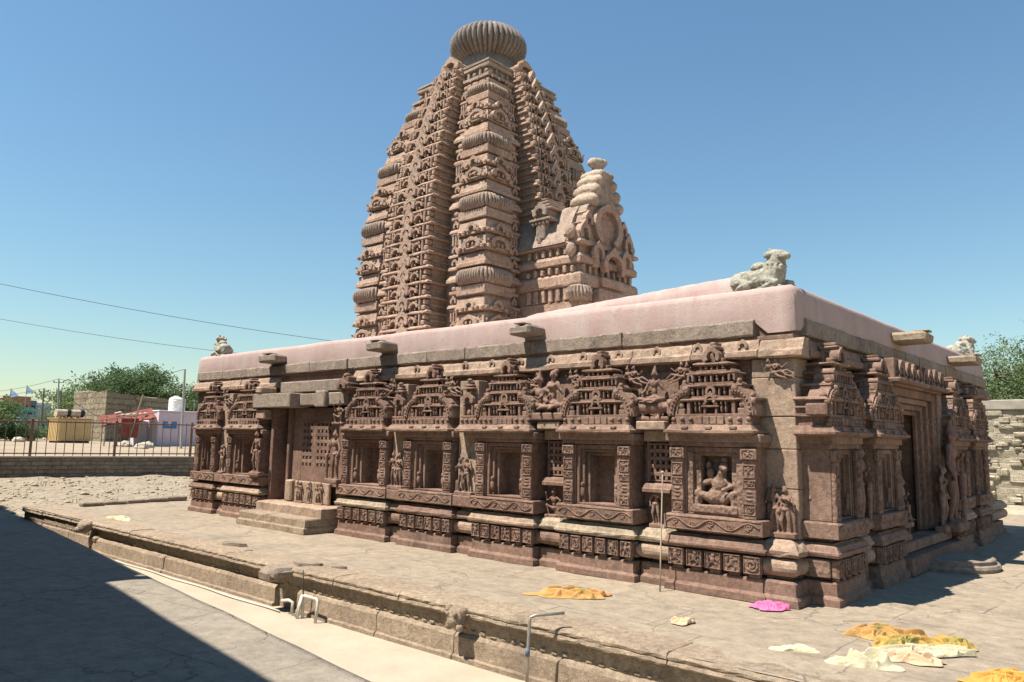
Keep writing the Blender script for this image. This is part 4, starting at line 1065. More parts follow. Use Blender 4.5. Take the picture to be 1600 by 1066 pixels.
g.arch(0, 6.98, 1.30, 1.06, -4.56, -4.40, .74, n=26, a0=-.32, a1=1.32, point=.06)
for i in range(26):
    t = (-.28+1.56*i/25)*PI; g.ball((.60*math.cos(t), -4.55, 6.98+.477+.50*math.sin(t)), (.035, .03, .035), 0)
g.box(-.42, .42, -4.44, -4.3, 7.2, 7.75, .2)
for s in (-1, 1):
    g.arch(s*.98, 6.93, .42, .5, -4.52, -4.35, .5); g.arch(s*.8, 7.35, .34, .4, -4.5, -4.35, .45); g.box(s*1.2-.1, s*1.2+.1, -4.5, -4.1, 6.9, 7.2, .04, .02)
    g.ball((s*1.33, -4.3, 7.15), (.13, .15, .2), 1); g.ball((s*1.3, -4.3, 6.7), (.12, .14, .2), 1)
    g.box(s*.62-.12, s*.62+.12, -4.62, -4.35, 6.3, 6.9, .04, .02); g.arch(s*.62, 6.45, .5, .45, -4.68, -4.6, .55)
g.arch(0, 6.1, .9, .75, -4.72, -4.58, .62, n=18); g.box(-.5, .5, -4.7, -4.45, 5.85, 6.1, .03, .01); g.box(-.62, .62, -4.68, -4.45, 5.45, 5.8, .03, .01)
put = None
g.build('gable', M['tower'], sk)
fb = [('t', [(0, -4.12, 8.2), (0, -4.15, 8.6), (0, -4.17, 8.95), (0, -4.17, 9.25)], [.40, .34, .22, .13]), ('b', (-.5, .5, -4.40, -3.95, 7.9, 8.3))]
for z0, w_, r in ((8.12, .56, .17), (8.42, .44, .16), (8.70, .31, .145), (8.92, .19, .12)):
    for s in (-1, 1):
        fb.append(('t', [(s*w_, -4.42, z0), (s*w_, -4.1, z0+.02), (s*w_*.98, -3.88, z0)], [r, r*1.05, r])); fb.append(('e', (s*w_*.45, -4.42, z0+.02), (.13, .06, .12)))
fb += [('e', (0, -4.16, 9.12), (.15, .16, .16)), ('e', (0, -4.16, 9.32), (.19, .19, .14)), ('e', (.15, -4.2, 9.34), (.11, .17, .12)), ('e', (-.15, -4.12, 9.31), (.11, .17, .13))]
fme = blob_mesh('gable_finial', fb, .03, 4, M['finial'])
for v in fme.vertices:
    n_ = rnd.uniform(-.006, .006); v.co += v.normal*n_
fo = link('gable_finial', fme, None, Matrix.Translation((TX, TY, 0)) @ Matrix.Rotation(PI/2, 4, 'Z'))
fo.parent = sk; fo.matrix_parent_inverse = Matrix.Identity(4)
for s in (-1, 1):
    ds = MB(FE, 585); ds.lathe((s*1.12, -4.42, 5.6), [(.2, -.2), (.3, -.14), (.34, 0), (.3, .14), (.2, .2)], 44, flute=1, amp=.14); ds.build('ribbed_disc', M['towerg'], sk)
# ------------------------------------------------------------------ things on the temple and on the platform
def bull_mesh():
    e = [('e', (0, 0, .24), (.43, .20, .23)), ('e', (-.32, 0, .24), (.19, .20, .23)), ('e', (.02, 0, .50), (.15, .13, .12)), ('e', (-.2, 0, .38), (.22, .16, .1)),
         ('t', [(.22, 0, .20), (.30, 0, .42), (.33, 0, .62)], [.22, .19, .15]), ('t', [(.31, 0, .69), (.43, -.03, .68), (.50, -.05, .645)], [.135, .11, .085]),
         ('e', (.53, -.055, .635), (.07, .085, .075)), ('e', (.24, -.13, .70), (.075, .045, .075)), ('e', (.24, .13, .70), (.075, .045, .075)),
         ('t', [(.26, .05, .78), (.25, .06, .83)], [.045, .03]), ('t', [(.26, -.05, .78), (.25, -.06, .82)], [.045, .03]),
         ('t', [(.22, -.14, .18), (.40, -.18, .10), (.22, -.2, .05)], [.09, .075, .05]), ('t', [(.22, .14, .18), (.46, .17, .12), (.50, .18, .03)], [.09, .075, .07]),
         ('t', [(-.30, -.13, .2), (-.10, -.2, .12), (-.28, -.22, .05)], [.13, .09, .05]), ('t', [(-.30, .13, .2), (-.10, .2, .12), (-.28, .22, .05)], [.13, .09, .05]),
         ('b', (-.5, .50, -.22, .22, -.04, .05)), ('e', (.33, 0, .30), (.12, .14, .24))]
    for i in range(9):
        t = -1.9+3.8*i/8; e.append(('e', (.315+.19*math.cos(t)*.85, .175*math.sin(t), .50-.04*math.cos(t)), (.024, .024, .034)))
    me = blob_mesh('bull_statue', e, .015, 2)
    from mathutils import noise as mn
    for v in me.vertices:      # weathered, pitted surface
        n_ = mn.noise(v.co*7)*.022+mn.noise(v.co*18)*.012; v.co += v.normal*n_*(1 if v.co.z < .5 else .45)
    return me
BULL = bull_mesh()
BULL.materials.append(M['pale'])
def bull(loc, rot, s, label):
    o = link('bull_statue', BULL, None, Matrix.Translation(loc) @ Matrix.Rotation(rot, 4, 'Z') @ Matrix.Diagonal((s*1.16, s*1.08, s*.95, 1)))
    return tag(o, label, 'statue', 'seated bull statues on the roof corners')
bull((-.62, .30, 4.13), -.12, .74, 'white weathered stone bull sitting at the near corner of the pink parapet')
bull((-16.25, .32, 4.13), PI-.25, .80, 'stone bull at the far end of the long parapet, beside the overhead wires')
bull((-.35, 11.3, 4.13), 1.2, .80, 'pale stone bull at the far right roof corner in front of the green tree')

# ---- platform
plat = empty('temple_platform', (-8, -3.3, -.63), 'long moulded stone platform paved with worn slabs under the temple', 'platform')
PX0, PX1 = -19.6, 9
def plat_top():
    from mathutils import noise as mn
    mb = MB(seed=601); nx, ny = 150, 90; V = []; xs = np.linspace(PX0+.05, PX1, nx); ys = np.concatenate([np.linspace(-3.26, 1, 50), np.linspace(1.2, 17.6, 40)])
    for y in ys:
        for x in xs: V.append((x, y, mn.noise(Vector((x*.5, y*.5, 3)))*.018+mn.noise(Vector((x*1.7, y*1.7, 1)))*.008-.004))
    F = [[j*nx+i, j*nx+i+1, (j+1)*nx+i+1, (j+1)*nx+i] for j in range(len(ys)-1) for i in range(nx-1)]
    mb.add(V, F); return mb.build('paving', M['pave'], plat, smooth=True)
plat_top()
JX = -14.6
mb = MB(seed=602)
cpf = [(-.08, -.125), (.0, -.12), (.012, -.10), (.0, -.072), (-.012, -.065), (.0, -.055), (.004, -.03), (-.02, -.006), (-.06, .004), (-.2, .006)]
def coping(u0, u1, yf):
    u = u0
    while u < u1-.02:
        w_ = mb.rs.uniform(1.0, 2.3); w_ = min(w_, u1-u) if u1-u-w_ > .5 else u1-u
        d = mb.rs.uniform(-.015, .015); dz = mb.rs.uniform(-.008, .006)
        mb.loft(u+.005, u+w_-.005, yf+d, yf+.5, [(p, z+dz) for p, z in cpf], sides=(0, 0, 1, 0), seg=.09, jit=.007); u += w_
coping(PX0, JX, -3.26); coping(JX+.02, -6.9, -3.32); coping(-6.5, PX1, -3.30)
mb.build('coping', M['edge'], plat)
mb = MB(seed=603); mb.box(PX0+.05, PX1, -3.225, -2.6, -.70, -.115, 0)
u = PX0+.1
while u < PX1:   # dentils of the frieze
    w_ = mb.rs.uniform(.10, .14); mb.box(u, u+w_*.72, -3.236-mb.rs.uniform(0, .012), -3.2, -.30, -.30+mb.rs.uniform(.012, .06), .012, .008); u += w_*1.25
mb.build('frieze', M['edge'], plat)
mb = MB(seed=604)
def foot(u0, u1, yf):
    u = u0
    while u < u1-.02:
        w_ = mb.rs.uniform(1.2, 2.4); w_ = min(w_, u1-u) if u1-u-w_ > .6 else u1-u; d = mb.rs.uniform(-.012, .012)
        mb.loft(u+.004, u+w_-.004, yf+d, -2.9, [(.02, -.70), (.02, -.585), (.0, -.57), (-.01, -.565), (-.02, -.36), (-.045, -.325), (-.09, -.305), (-.16, -.30)], sides=(0, 0, 1, 0), seg=.15, jit=.006); u += w_
foot(PX0, JX, -3.27); foot(JX+.15, -6.95, -3.32); foot(-6.35, PX1, -3.30)
mb.build('foot_moulding', M['edge'], plat)
mb = MB(seed=605)
# water spouts through the coping: a long worn block and a lion face
mb.box(-6.95, -6.45, -3.62, -3.0, -.16, .035, .06, .03); mb.box(-6.93, -6.6, -3.66, -3.4, -.20, -.03, .06, .03)
mb.build('spout_block', M['granite'], plat)
mb = MB(seed=606); c = (-2.83, -3.38, -.11)
mb.ball(c, (.13, .10, .13), 2); mb.ball((c[0], c[1]-.07, c[2]-.04), (.07, .06, .06), 1)
for s in (-1, 1): mb.ball((c[0]+s*.06, c[1]-.08, c[2]+.05), (.03, .03, .03), 1); mb.ball((c[0]+s*.12, c[1], c[2]+.08), (.05, .05, .06), 1); mb.ball((c[0]+s*.09, c[1]-.03, c[2]-.1), (.05, .05, .05), 1)
mb.build('lion_head', M['edge'], plat)
mb = MB(seed=607); c = (-14.72, -3.40, -.10)
mb.ball(c, (.22, .14, .15), 2); mb.ball((c[0]-.05, c[1]-.1, c[2]-.06), (.12, .08, .08), 1); mb.ball((c[0]+.15, c[1]+.02, c[2]+.04), (.12, .12, .1), 1)
mb.build('worn_spout', M['edge'], plat)
mb = MB(seed=608); mb.box(-14.62, -14.2, -3.34, -3.1, -.42, -.28, .04, .02); mb.build('broken_stone', M['edge'], plat)

# kerb stone lying at the back edge of the platform, loose flakes
kb = MB(seed=611)
for i in range(5): a = i/5; kb.box(-18.75-.13*i*.8, -18.45-.13*i*.8, -2.2+i*.62, -1.61+i*.62, .0, .10+.01*i, .03, .012)
tag(kb.build('kerb_stone', M['granite']), 'low line of grey kerb stones lying on the far left edge of the platform', 'kerb')

# ---- steps
st = MB(seed=621); st.loft(-12.42, -9.75, -1.0, -.1, [(.02, 0), (.02, .11), (0, .13), (-.015, .14), (-.015, .27), (-.03, .30), (-.2, .305)], seg=.2, jit=.008)
so1 = empty('porch_steps', (-11, -.7, 0), 'two big worn stone steps below the pierced screen of the side porch', 'steps')
st.build('step', M['edge'], so1)
st = MB(seed=622); st.loft(-12.35, -9.75, -.62, .3, [(0, .28), (0, .47), (-.03, .50), (-.2, .51)], seg=.22, jit=.012); st.build('step', M['buff'], so1)
n = 22; half = [(.48+.85*math.sin(PI*i/n)**.7, 4.05+1.55*(1-math.cos(PI*i/n))/2*1.0) for i in range(n+1)]
ms = MB(seed=623)
V = []
for z, k in ((0, 1.0), (.06, 1.02), (.10, 1.0), (.11, .93), (.14, .92), (.17, .93), (.185, .90)):
    for (x, y) in half: V.append((.48+(x-.48)*k, 4.825+(y-4.825)*k, z+ms.rs.uniform(-.006, .006)))
m = n+1; F = [[a*m+i, a*m+(i+1) % m, (a+1)*m+(i+1) % m, (a+1)*m+i] for a in range(6) for i in range(m)]; F.append([6*m+i for i in range(m)])
ms.add(V, F); tag(ms.build('door_step', M['granite']), 'half round stone doorstep in the shade before the dark temple door', 'doorstep')

# ---- cloths left on the paving
def clothmat(name, cols, sc=3.0, seed=0):
    m, t, b = mat_new(name); g = N(t, "ShaderNodeNewGeometry")
    mp = N(t, "ShaderNodeMapping"); mp.inputs["Location"].default_value = (seed, seed*.7, 0); L(t, g.outputs["Position"], mp.inputs[0])
    f = noise(t, mp.outputs[0], sc, 4, .6, 1.0)
    n_ = len(cols); stops = [(.30+.42*i/max(1, n_-1), c) for i, c in enumerate(cols)]
    L(t, ramp(t, f, stops), b.inputs["Base Color"]); b.inputs["Roughness"].default_value = .85; b.inputs["Specular IOR Level"].default_value = .15
    wv = N(t, "ShaderNodeTexNoise"); wv.inputs["Scale"].default_value = 45; wv.inputs["Detail"].default_value = 4; L(t, g.outputs["Position"], wv.inputs["Vector"])
    L(t, bump(t, wv.outputs["Fac"], .012, .6), b.inputs["Normal"]); return m
def cloth(cx, cy, rx, ry, rot, hgt, seed, mat, label, folds=7, hole=0, pts=None):
    "a dropped cloth: one sheet whose long curved folds rise and cross"
    from mathutils import noise as mn
    rx *= .88; ry *= .88; rs = random.Random(seed*17+3); na, nr = 190, 64
    ph = [rs.uniform(0, 6.28) for _ in range(5)]
    def rim(t): return 1+.20*math.sin(2*t+ph[0])+.15*math.sin(3*t+ph[1])+.09*math.sin(5*t+ph[2])+.04*math.sin(8*t+ph[3])
    arcs = []
    for k in range(int(folds*5)):
        R = rs.uniform(.35, 1.6)*rx; a = rs.gauss(PI/2, .55)+(PI if rs.random() < .5 else 0); q = rs.uniform(0, .75); tq = rs.uniform(0, 6.28)
        px, py = q*rx*math.cos(tq), q*ry*math.sin(tq)
        arcs.append((px+R*math.cos(a), py+R*math.sin(a), R, a+PI, rs.uniform(.25, .8)*rx/R, rs.uniform(.007, .014)*(1+rx), hgt*rs.uniform(.2, .72)))
    V = []
    for j in range(nr+1):
        q = j/nr
        for i in range(na):
            t = 2*PI*i/na; f = rim(t); x, y = q*f*rx*math.cos(t), q*f*ry*math.sin(t)
            w1 = mn.noise(Vector((x*5+seed, y*5, 1))); w2 = mn.noise(Vector((x*5, y*5+seed, 7)))
            X, Y = x+.035*w1, y+.035*w2; z = .010+.008*w1
            for ax, ay, R, a0, hw_, wd, h in arcs:
                d = math.hypot(X-ax, Y-ay)-R
                if abs(d) > wd*3.2: continue
                da = (math.atan2(Y-ay, X-ax)-a0+PI) % (2*PI)-PI
                e = max(0, 1-(da/hw_)**2)
                if e > 0:
                    r = d/wd; r = r if r > 0 else r*.55         # one steep side, one soft side
                    z = max(z, .010+h*e**.7*math.exp(-r*r*1.3))
            if hole:
                d = math.hypot((x-rx*.15)/(rx*.52), (y+ry*.12)/(ry*.45)); z = min(z, hgt*.28)*min(1, max(.12, d**3))+hgt*.55*math.exp(-((d-1.12)/.2)**2)*(1+.5*math.sin(math.atan2(y, x)*2+.6))
            z = z*min(1, (1-q)/.07+.22)+(.010*math.sin(6*t+ph[4]) if q > .93 else 0)*0
            if j == nr: z = .001
            c, s = math.cos(rot), math.sin(rot); V.append((cx+c*X-s*Y, cy+s*X+c*Y, z+.004))
    F = [[j*na+i, (j+1)*na+i, (j+1)*na+(i+1) % na, j*na+(i+1) % na] for j in range(nr) for i in range(na)]
    mb = MB(seed=seed); mb.add(V, F); o = mb.build('cloth', mat, smooth=True)
    return tag(o, label, 'cloth', 'cloths dropped on the paving')
CM = {'or': clothmat('marigold_cloth', [(.16, .17, .06), (.42, .225, .07), (.46, .26, .10), (.44, .13, .04)], 3.2, 1),
      'pk': clothmat('pink_cloth', [(.62, .11, .24), (.70, .17, .33)], 4, 2), 'pe': clothmat('peach_cloth', [(.52, .33, .19), (.58, .39, .25)], 3, 3),
      'cr': clothmat('cream_cloth', [(.45, .385, .24), (.52, .455, .31)], 3, 4), 'ol': clothmat('olive_orange_cloth', [(.12, .14, .05), (.30, .23, .07), (.48, .28, .07), (.42, .14, .03)], 4.5, 5),
      'ye': clothmat('pale_yellow_cloth', [(.52, .46, .26), (.58, .52, .33)], 4, 6), 'oe': clothmat('orange_cloth', [(.50, .23, .05), (.56, .29, .07)], 4, 7)}
DIA = math.radians(-2)
cloth(-2.33, -1.80, .62, .26, .60, .15, 1, CM['or'], 'orange and yellow cloth with a green edge lying in front of the niches', 5)
cloth(-.17, -.62, .30, .13, .65, .13, 2, CM['pk'], 'bright pink cloth against the foot of the corner pier', 4)
cloth(-.55, -2.08, .17, .12, .8, .07, 3, CM['pe'], 'small peach cloth scrap alone near the platform edge', 5)
cloth(.79, -2.28, .22, .13, .7, .05, 4, CM['ye'], 'small pale yellow cloth lying flat between the scrap and the big heap', 5)
cloth(1.30, -1.10, .42, .22, .62, .16, 5, CM['or'], 'marigold orange end of the big cloth heap with red folds', 6)
cloth(1.56, -1.32, .46, .18, .72, .14, 6, CM['ol'], 'olive and orange bundle in the middle of the big cloth heap', 7)
cloth(1.86, -1.05, .26, .15, .5, .13, 7, CM['ol'], 'dark green and orange bundle at the right end of the big cloth heap', 6)
cloth(1.78, -1.48, .56, .13, .72, .11, 8, CM['cr'], 'long cream cloth twisted along the front of the big heap', 5)
cloth(1.72, -1.86, .34, .17, .64, .12, 9, CM['pe'], 'peach cloth spread in front of the cream twisted cloth', 4)
cloth(1.45, -2.30, .30, .23, .6, .13, 10, CM['cr'], 'cream cloth bag lying with its dark mouth open', 4, hole=1)
cloth(2.50, -1.98, .34, .22, .65, .13, 11, CM['oe'], 'orange cloth cut off by the bottom right corner', 5)
cloth(-14.8, -2.62, .50, .16, .25, .10, 12, CM['ye'], 'pale yellow cloth lying at the far end of the platform', 6)

# ---- pipes and poles
GP = plain('grey_steel_pipe', (.38, .36, .33), .45, c2=(.30, .24, .18), scale=6, metal=.5, bumpd=.002)
WPV = plain('white_plastic_pipe', (.55, .51, .42), .55, var=.15)
RB = plain('rusty_rod', (.08, .06, .055), .8)
BAM = plain('pale_cane', (.37, .30, .22), .8, scale=14)
pl_ = empty('bent_pipe', (-1.55, -3.62, -.63), 'upright grey pipe with a bent top standing against the platform edge', 'pipe')
mb = MB(seed=631); mb.smooth = True; mb.tube([(-1.56, -3.56, -.64), (-1.55, -3.56, -.2), (-1.54, -3.55, .08), (-1.535, -3.54, .125), (-1.50, -3.50, .145), (-1.30, -3.26, .165)], .017, 10); mb.build('pipe', GP, pl_)
mb = MB(seed=632); mb.smooth = True; mb.tube([(-1.555, -3.56, -.27), (-1.553, -3.56, -.19)], .026, 10); mb.build('coupling', plain('blue_grey_joint', (.10, .14, .19), .5), pl_)
mb = MB(seed=633); mb.smooth = True
mb.tube([(-5.98, -3.42, -.64), (-6.00, -3.42, -.34), (-5.96, -3.42, -.31), (-5.62, -3.44, -.31), (-5.58, -3.44, -.34), (-5.60, -3.46, -.64)], .022, 8)
tp = empty('tap_stand', (-5.8, -3.45, -.63), 'white plastic water pipe bent into an arch at the platform foot', 'water pipe')
mb.build('arch_pipe', WPV, tp)
mb = MB(seed=634); mb.smooth = True; mb.tube([(-6.0, -3.50, -.64), (-5.99, -3.43, -.30)], .02, 8); mb.tube([(-6.1, -3.46, -.64), (-6.03, -3.42, -.32)], .018, 8); mb.build('riser', WPV, tp)
mb = MB(seed=635); mb.smooth = True; mb.tube([(-6.42, -3.50, -.44), (-6.30, -3.46, -.42), (-6.22, -3.44, -.44), (-6.22, -3.45, -.6)], .024, 8); mb.build('spout', WPV, tp)
mb = MB(seed=636); mb.smooth = True; mb.tube([(-6.02, -3.40, -.32), (-6.02, -3.42, .04)], .011, 6); tag(mb.build('rod', RB), 'thin dark rod standing upright behind the white tap pipe', 'rod')
mb = MB(seed=637); mb.smooth = True
mb.tube([(-12.8+i*.45, -3.42-.02*math.sin(i*1.3)-.015*i/3, -.605) for i in range(15)], .012, 7); tag(mb.build('ground_pipe', WPV), 'long white plastic pipe running along the foot of the platform', 'pipe')
mb = MB(seed=638); mb.smooth = True; mb.tube([(-1.655, -.72, .0), (-1.70, -.62, .5), (-1.735, -.53, 1.0), (-1.775, -.43, 1.50), (-1.78, -.42, 1.56)], .0105, 7); mb.ball((-1.78, -.42, 1.57), (.024, .024, .022), 1)
tag(mb.build('cane', BAM), 'pale cane leaning on the wall beside the niche with the seated deity', 'cane')

# flat stone flakes split off the coping
for i, (x, y, a, lx, ly, lab) in enumerate(((-9.3, -2.75, .3, .34, .16, 'dark stone flake lying on the paving left of the worn spout block'), (-6.55, -2.98, .5, .30, .12, 'thin stone flake just behind the worn spout block'), (-6.0, -2.80, .2, .18, .08, 'small flat stone chip right of the worn spout block'))):
    mb = MB(seed=660+i); n = 9; o_ = [(lx*math.cos(2*PI*k/n)*rnd.uniform(.7, 1.1), ly*math.sin(2*PI*k/n)*rnd.uniform(.7, 1.1)) for k in range(n)]
    c, s_ = math.cos(a), math.sin(a); o_ = [(x+c*p-s_*q, y+s_*p+c*q) for p, q in o_]
    mb.add([(p, q, .002) for p, q in o_]+[(p*.97+x*.03, q*.97+y*.03, .045+rnd.uniform(-.01, .012)) for p, q in o_], [list(range(n))[::-1], list(range(n, 2*n))]+[[k, (k+1) % n, n+(k+1) % n, n+k] for k in range(n)])
    tag(mb.build('stone_flake', M['granite']), lab, 'stone', 'stone flakes on the platform')
# ------------------------------------------------------------------ ground, pavement, walls, background
from mathutils import noise as mnz
def sheet(name, xs, ys, zf, mat, kind='structure', smooth=True, parent=None):
    mb = MB(); nx = len(xs); V = [(x, y, zf(x, y)) for y in ys for x in xs]
    mb.add(V, [[j*nx+i, j*nx+i+1, (j+1)*nx+i+1, (j+1)*nx+i] for j in range(len(ys)-1) for i in range(nx-1)])
    o = mb.build(name, mat, parent, smooth=smooth)
    if kind: o['kind'] = kind
    return o
EARTH = plain('dry_earth', (.27, .20, .13), .95, c2=(.33, .26, .18), scale=.5, bumpd=.06)
sheet('ground', np.linspace(-1500, 1500, 40), np.linspace(-1500, 1500, 40), lambda x, y: -.9, EARTH)
sheet('path', np.linspace(-19.6, 9, 90), np.linspace(-6.6, -2.7, 14), lambda x, y: -.63+mnz.noise(Vector((x*.6, y*.6, 0)))*.012, M['sand'])
# foreground pavement: its kerbed edge runs slightly skew to the temple
def pv(x, y): return mnz.noise(Vector((x*.35, y*.35, 5)))*.014-.30
mb = MB(seed=701); nx, ny = 140, 40; V = []; F = []
for j in range(ny):
    for i in range(nx):
        x = -19.9+(i/(nx-1))*30; ye = -5.42-.1125*(x-0)-.0; ye += mnz.noise(Vector((x*.8, 0, 2)))*.03
        y = ye-(j/(ny-1))**1.4*16; V.append((x, y, pv(x, y)))
F = [[j*nx+i, (j+1)*nx+i, (j+1)*nx+i+1, j*nx+i+1] for j in range(ny-1) for i in range(nx-1)]
k0 = len(V)
for i in range(nx): V.append((V[i][0], V[i][1]+.01, -.66))
F += [[i, i+1, k0+i+1, k0+i] for i in range(nx-1)]
mb.add(V, F); o = mb.build('pavement', M['darkpave'], smooth=True); o['kind'] = 'structure'
# lime-washed strip along the pavement edge, on the path
mb = MB(seed=702); xs = np.linspace(-9, 9, 60)
mb.add([(x, -5.42-.1125*x+d+rnd.uniform(-.02, .02), -.612) for d in (.02, .34) for x in xs], [[i, i+1, 60+i+1, 60+i] for i in range(59)])
o = mb.build('pavement_edge', plain('lime_wash', (.80, .74, .60), .95, var=.12, scale=3)); o['kind'] = 'structure'

# the neighbouring shrine on the left: out of the picture, its shadow lies over the pavement
nb = empty('neighbour_shrine', (-10, -13, -.3), 'plain stone shrine on the left whose shadow covers the grey pavement', 'building')
H = 8.2; ofx = SUN.x/SUN.z; ofy = SUN.y/SUN.z
def sh(x, y, z=-.3, top=H): return (x+ofx*(top-z), y+ofy*(top-z))
FR = rotz(math.atan(-.125))
def nbl(x0, x1, yshadow, top, dep, name, seed):
    # roof edge placed so that its shadow edge falls at yshadow (at x = -5) on the pavement
    mb = MB(FR, seed); c = np.array([(x0+x1)/2, -5.51-.125*((x0+x1)/2+5)+yshadow, 0]); c[0] += ofx*(top+.3); c[1] += ofy*(top+.3)
    l = FR.R.T @ c; hw_ = (x1-x0)/2
    mb.loft(l[0]-hw_, l[0]+hw_, l[1]-dep, l[1], [(-.25, -.35), (-.25, .6), (-.35, .65), (-.35, top-1.2), (-.05, top-1.1), (0, top-1.05), (0, top-.1), (-.05, top)], sides=(1, 1, 1, 1), seg=1.2, jit=.01)
    return mb.build(name, M['red'], nb)
nbl(-9.6, -3.2+4.4, 0.0, H, 5.0, 'hall', 711)
nbl(-40, -9.0, .62, H, 6.0, 'hall', 712)
nbl(-8.84, -8.55, .85, H+.2, .14, 'finial', 713)

# left bank: rubble ground, low wall with railing, field behind
A = np.array([-38.78, -2.54]); B = np.array([-35.02, 13.06]); D = (B-A)/np.linalg.norm(B-A); NN = np.array([-D[1], D[0]])
def wdist(x, y): return float((np.array([x, y])-A) @ NN)      # > 0 behind the wall
def bank(x, y):
    d = -wdist(x, y); t = max(0, min(1, d/17)); base = -.22*(1-t)-.42*t
    return base+mnz.noise(Vector((x*.5, y*.5, 2)))*.12+mnz.noise(Vector((x*1.6, y*1.6, 3)))*.06+mnz.noise(Vector((x*4, y*4, 8)))*.03
RUBG = paving('broken_stone_ground', (.335, .27, .19), (.28, .22, .15), (.25, .205, .15), .55, .45, .05, rot=.8, crack=0, bumpd=.05, jointc=(.2, .16, .11))
sheet('rubble_ground', np.linspace(-39, -19.3, 80), np.linspace(-16, 40, 190), bank, RUBG)
def seg_box(mb, s0, s1, off0, off1, z0, z1, c=.01, j=0):
    fr = mb.fr; mb.fr = Frame([[D[0], NN[0], 0], [D[1], NN[1], 0], [0, 0, 1]], (A[0], A[1], 0)); mb.box(s0, s1, off0, off1, z0, z1, c, j); mb.fr = fr
mb = MB(seed=721); seg_box(mb, -14, 26, 0, .45, -.6, .72, .03); lw = mb.build('retaining_wall', M['lowwall']); tag(lw, 'low grey coursed stone wall under the rusty railing', 'wall')
mb = MB(seed=722); seg_box(mb, -14, 26, -.03, .5, .72, .79, .02); mb.build('wall_cap', plain('dusty_cap', (.42, .36, .28), .95), lw)
def fieldz(x, y): d = wdist(x, y); return .74+.36*min(1, max(0, d/20))+mnz.noise(Vector((x*.2, y*.2, 1)))*.05+max(0, d-60)*.004
xs = np.linspace(-1, 1, 2)
mb = MB(seed=723); V = []; F = []; ns, nd = 60, 60
for j in range(nd):
    for i in range(ns):
        s_ = -60+200*i/(ns-1); d = .3+(j/(nd-1))**2*260; p = A+D*s_+NN*d; V.append((p[0], p[1], fieldz(p[0], p[1])))
mb.add(V, [[j*ns+i, j*ns+i+1, (j+1)*ns+i+1, (j+1)*ns+i] for j in range(nd-1) for i in range(ns-1)])
o = mb.build('field', EARTH, smooth=True); o['kind'] = 'structure'
# railing
RUST = plain('rusty_railing_paint', (.17, .085, .06), .6, c2=(.24, .14, .10), scale=5)
rl = empty('railing', (A[0], A[1], .79), 'rusty brown metal railing along the top of the low grey wall', 'railing')
WT = .79; RH = 1.72
for k in range(-3, 7):
    s0 = k*3.62+1.0
    mb = MB(seed=730+k); seg_box(mb, s0-.06, s0+.06, .15, .27, WT-.02, WT+RH+.08, .01); mb.build('post', RUST, rl)
    mb = MB(seed=760+k); seg_box(mb, s0+.06, s0+3.56, .19, .23, WT+RH-.10, WT+RH-.03, .01); seg_box(mb, s0+.06, s0+3.56, .19, .23, WT+.10, WT+.16, .01)
    nbar = 9
    for i in range(nbar):
        q = s0+.06+3.5*(i+.5)/nbar; e = mb.rs.uniform(-.02, .02); seg_box(mb, q-.019+e, q+.019+e, .20, .235, WT+.02, WT+RH+.02, .004)
    mb.build('bars', RUST, rl)

def gz(p): return fieldz(p[0], p[1])
# frame whose y axis points away from the camera at pixel px
def vframe(px, py, d, turn=0):
    p = P(px, py, d); a = math.atan2(p[1]-CAM[1], p[0]-CAM[0])-PI/2+turn
    return rotz(a, (p[0], p[1], gz(p))), p
# yellow cabin with two drums
fr, p = vframe(107, 691, 60, .42)
YEL = plain('yellow_cabin_paint', (.66, .47, .21), .6, c2=(.58, .40, .18), scale=2); BLK = plain('black_drum', (.02, .02, .022), .5); DRW = plain('dull_white_drum', (.5, .45, .36), .6, c2=(.36, .27, .18), scale=5)
yc = empty('yellow_cabin', p, 'yellow steel cabin behind the railing with two drums on its roof', 'cabin')
mb = MB(fr, 801); mb.box(-1.25, 1.25, -.9, .9, .15, 1.85, .02)
for i in range(12): u = -1.18+i*.215; mb.box(u-.03, u+.03, -.94, -.89, .2, 1.75, .01)
for i in range(7): u = -.75+i*.25; mb.box(-1.30, -1.24, u-.03, u+.03, .2, 1.75, .01)
mb.build('body', YEL, yc)
mb = MB(fr, 802); mb.box(-1.33, 1.33, -.98, .98, 1.85, 1.93, .02); mb.build('roof', plain('rusted_roof', (.36, .22, .12), .8), yc)
mb = MB(fr, 803); mb.box(-1.1, 1.2, -.8, .8, -.05, .15, .01); mb.build('base', BLK, yc)
for i, (u, lab) in enumerate(((-.55, 'white drum with a black end lying on the left of the cabin roof'), (.45, 'white drum with a black end lying on the right of the cabin roof'))):
    dr = empty('drum', fr.pt((u, 0, 1.93)), lab, 'drum', 'drums on the cabin roof')
    mb = MB(fr, 805+i); mb.smooth = False; mb.tube([(u-.65, -.1, 2.32), (u+.12, -.1, 2.32)], .3, 14); mb.build('barrel', DRW, dr)
    mb = MB(fr, 807+i); mb.ball((u+.28, -.1, 2.34), (.3, .33, .33), 2); mb.build('drum_end', BLK, dr)
    mb = MB(fr, 809+i); mb.box(u-.5, u-.4, -.4, .25, 1.93, 2.1, .01); mb.box(u+.0, u+.1, -.4, .25, 1.93, 2.1, .01); mb.build('cradle', YEL, dr)
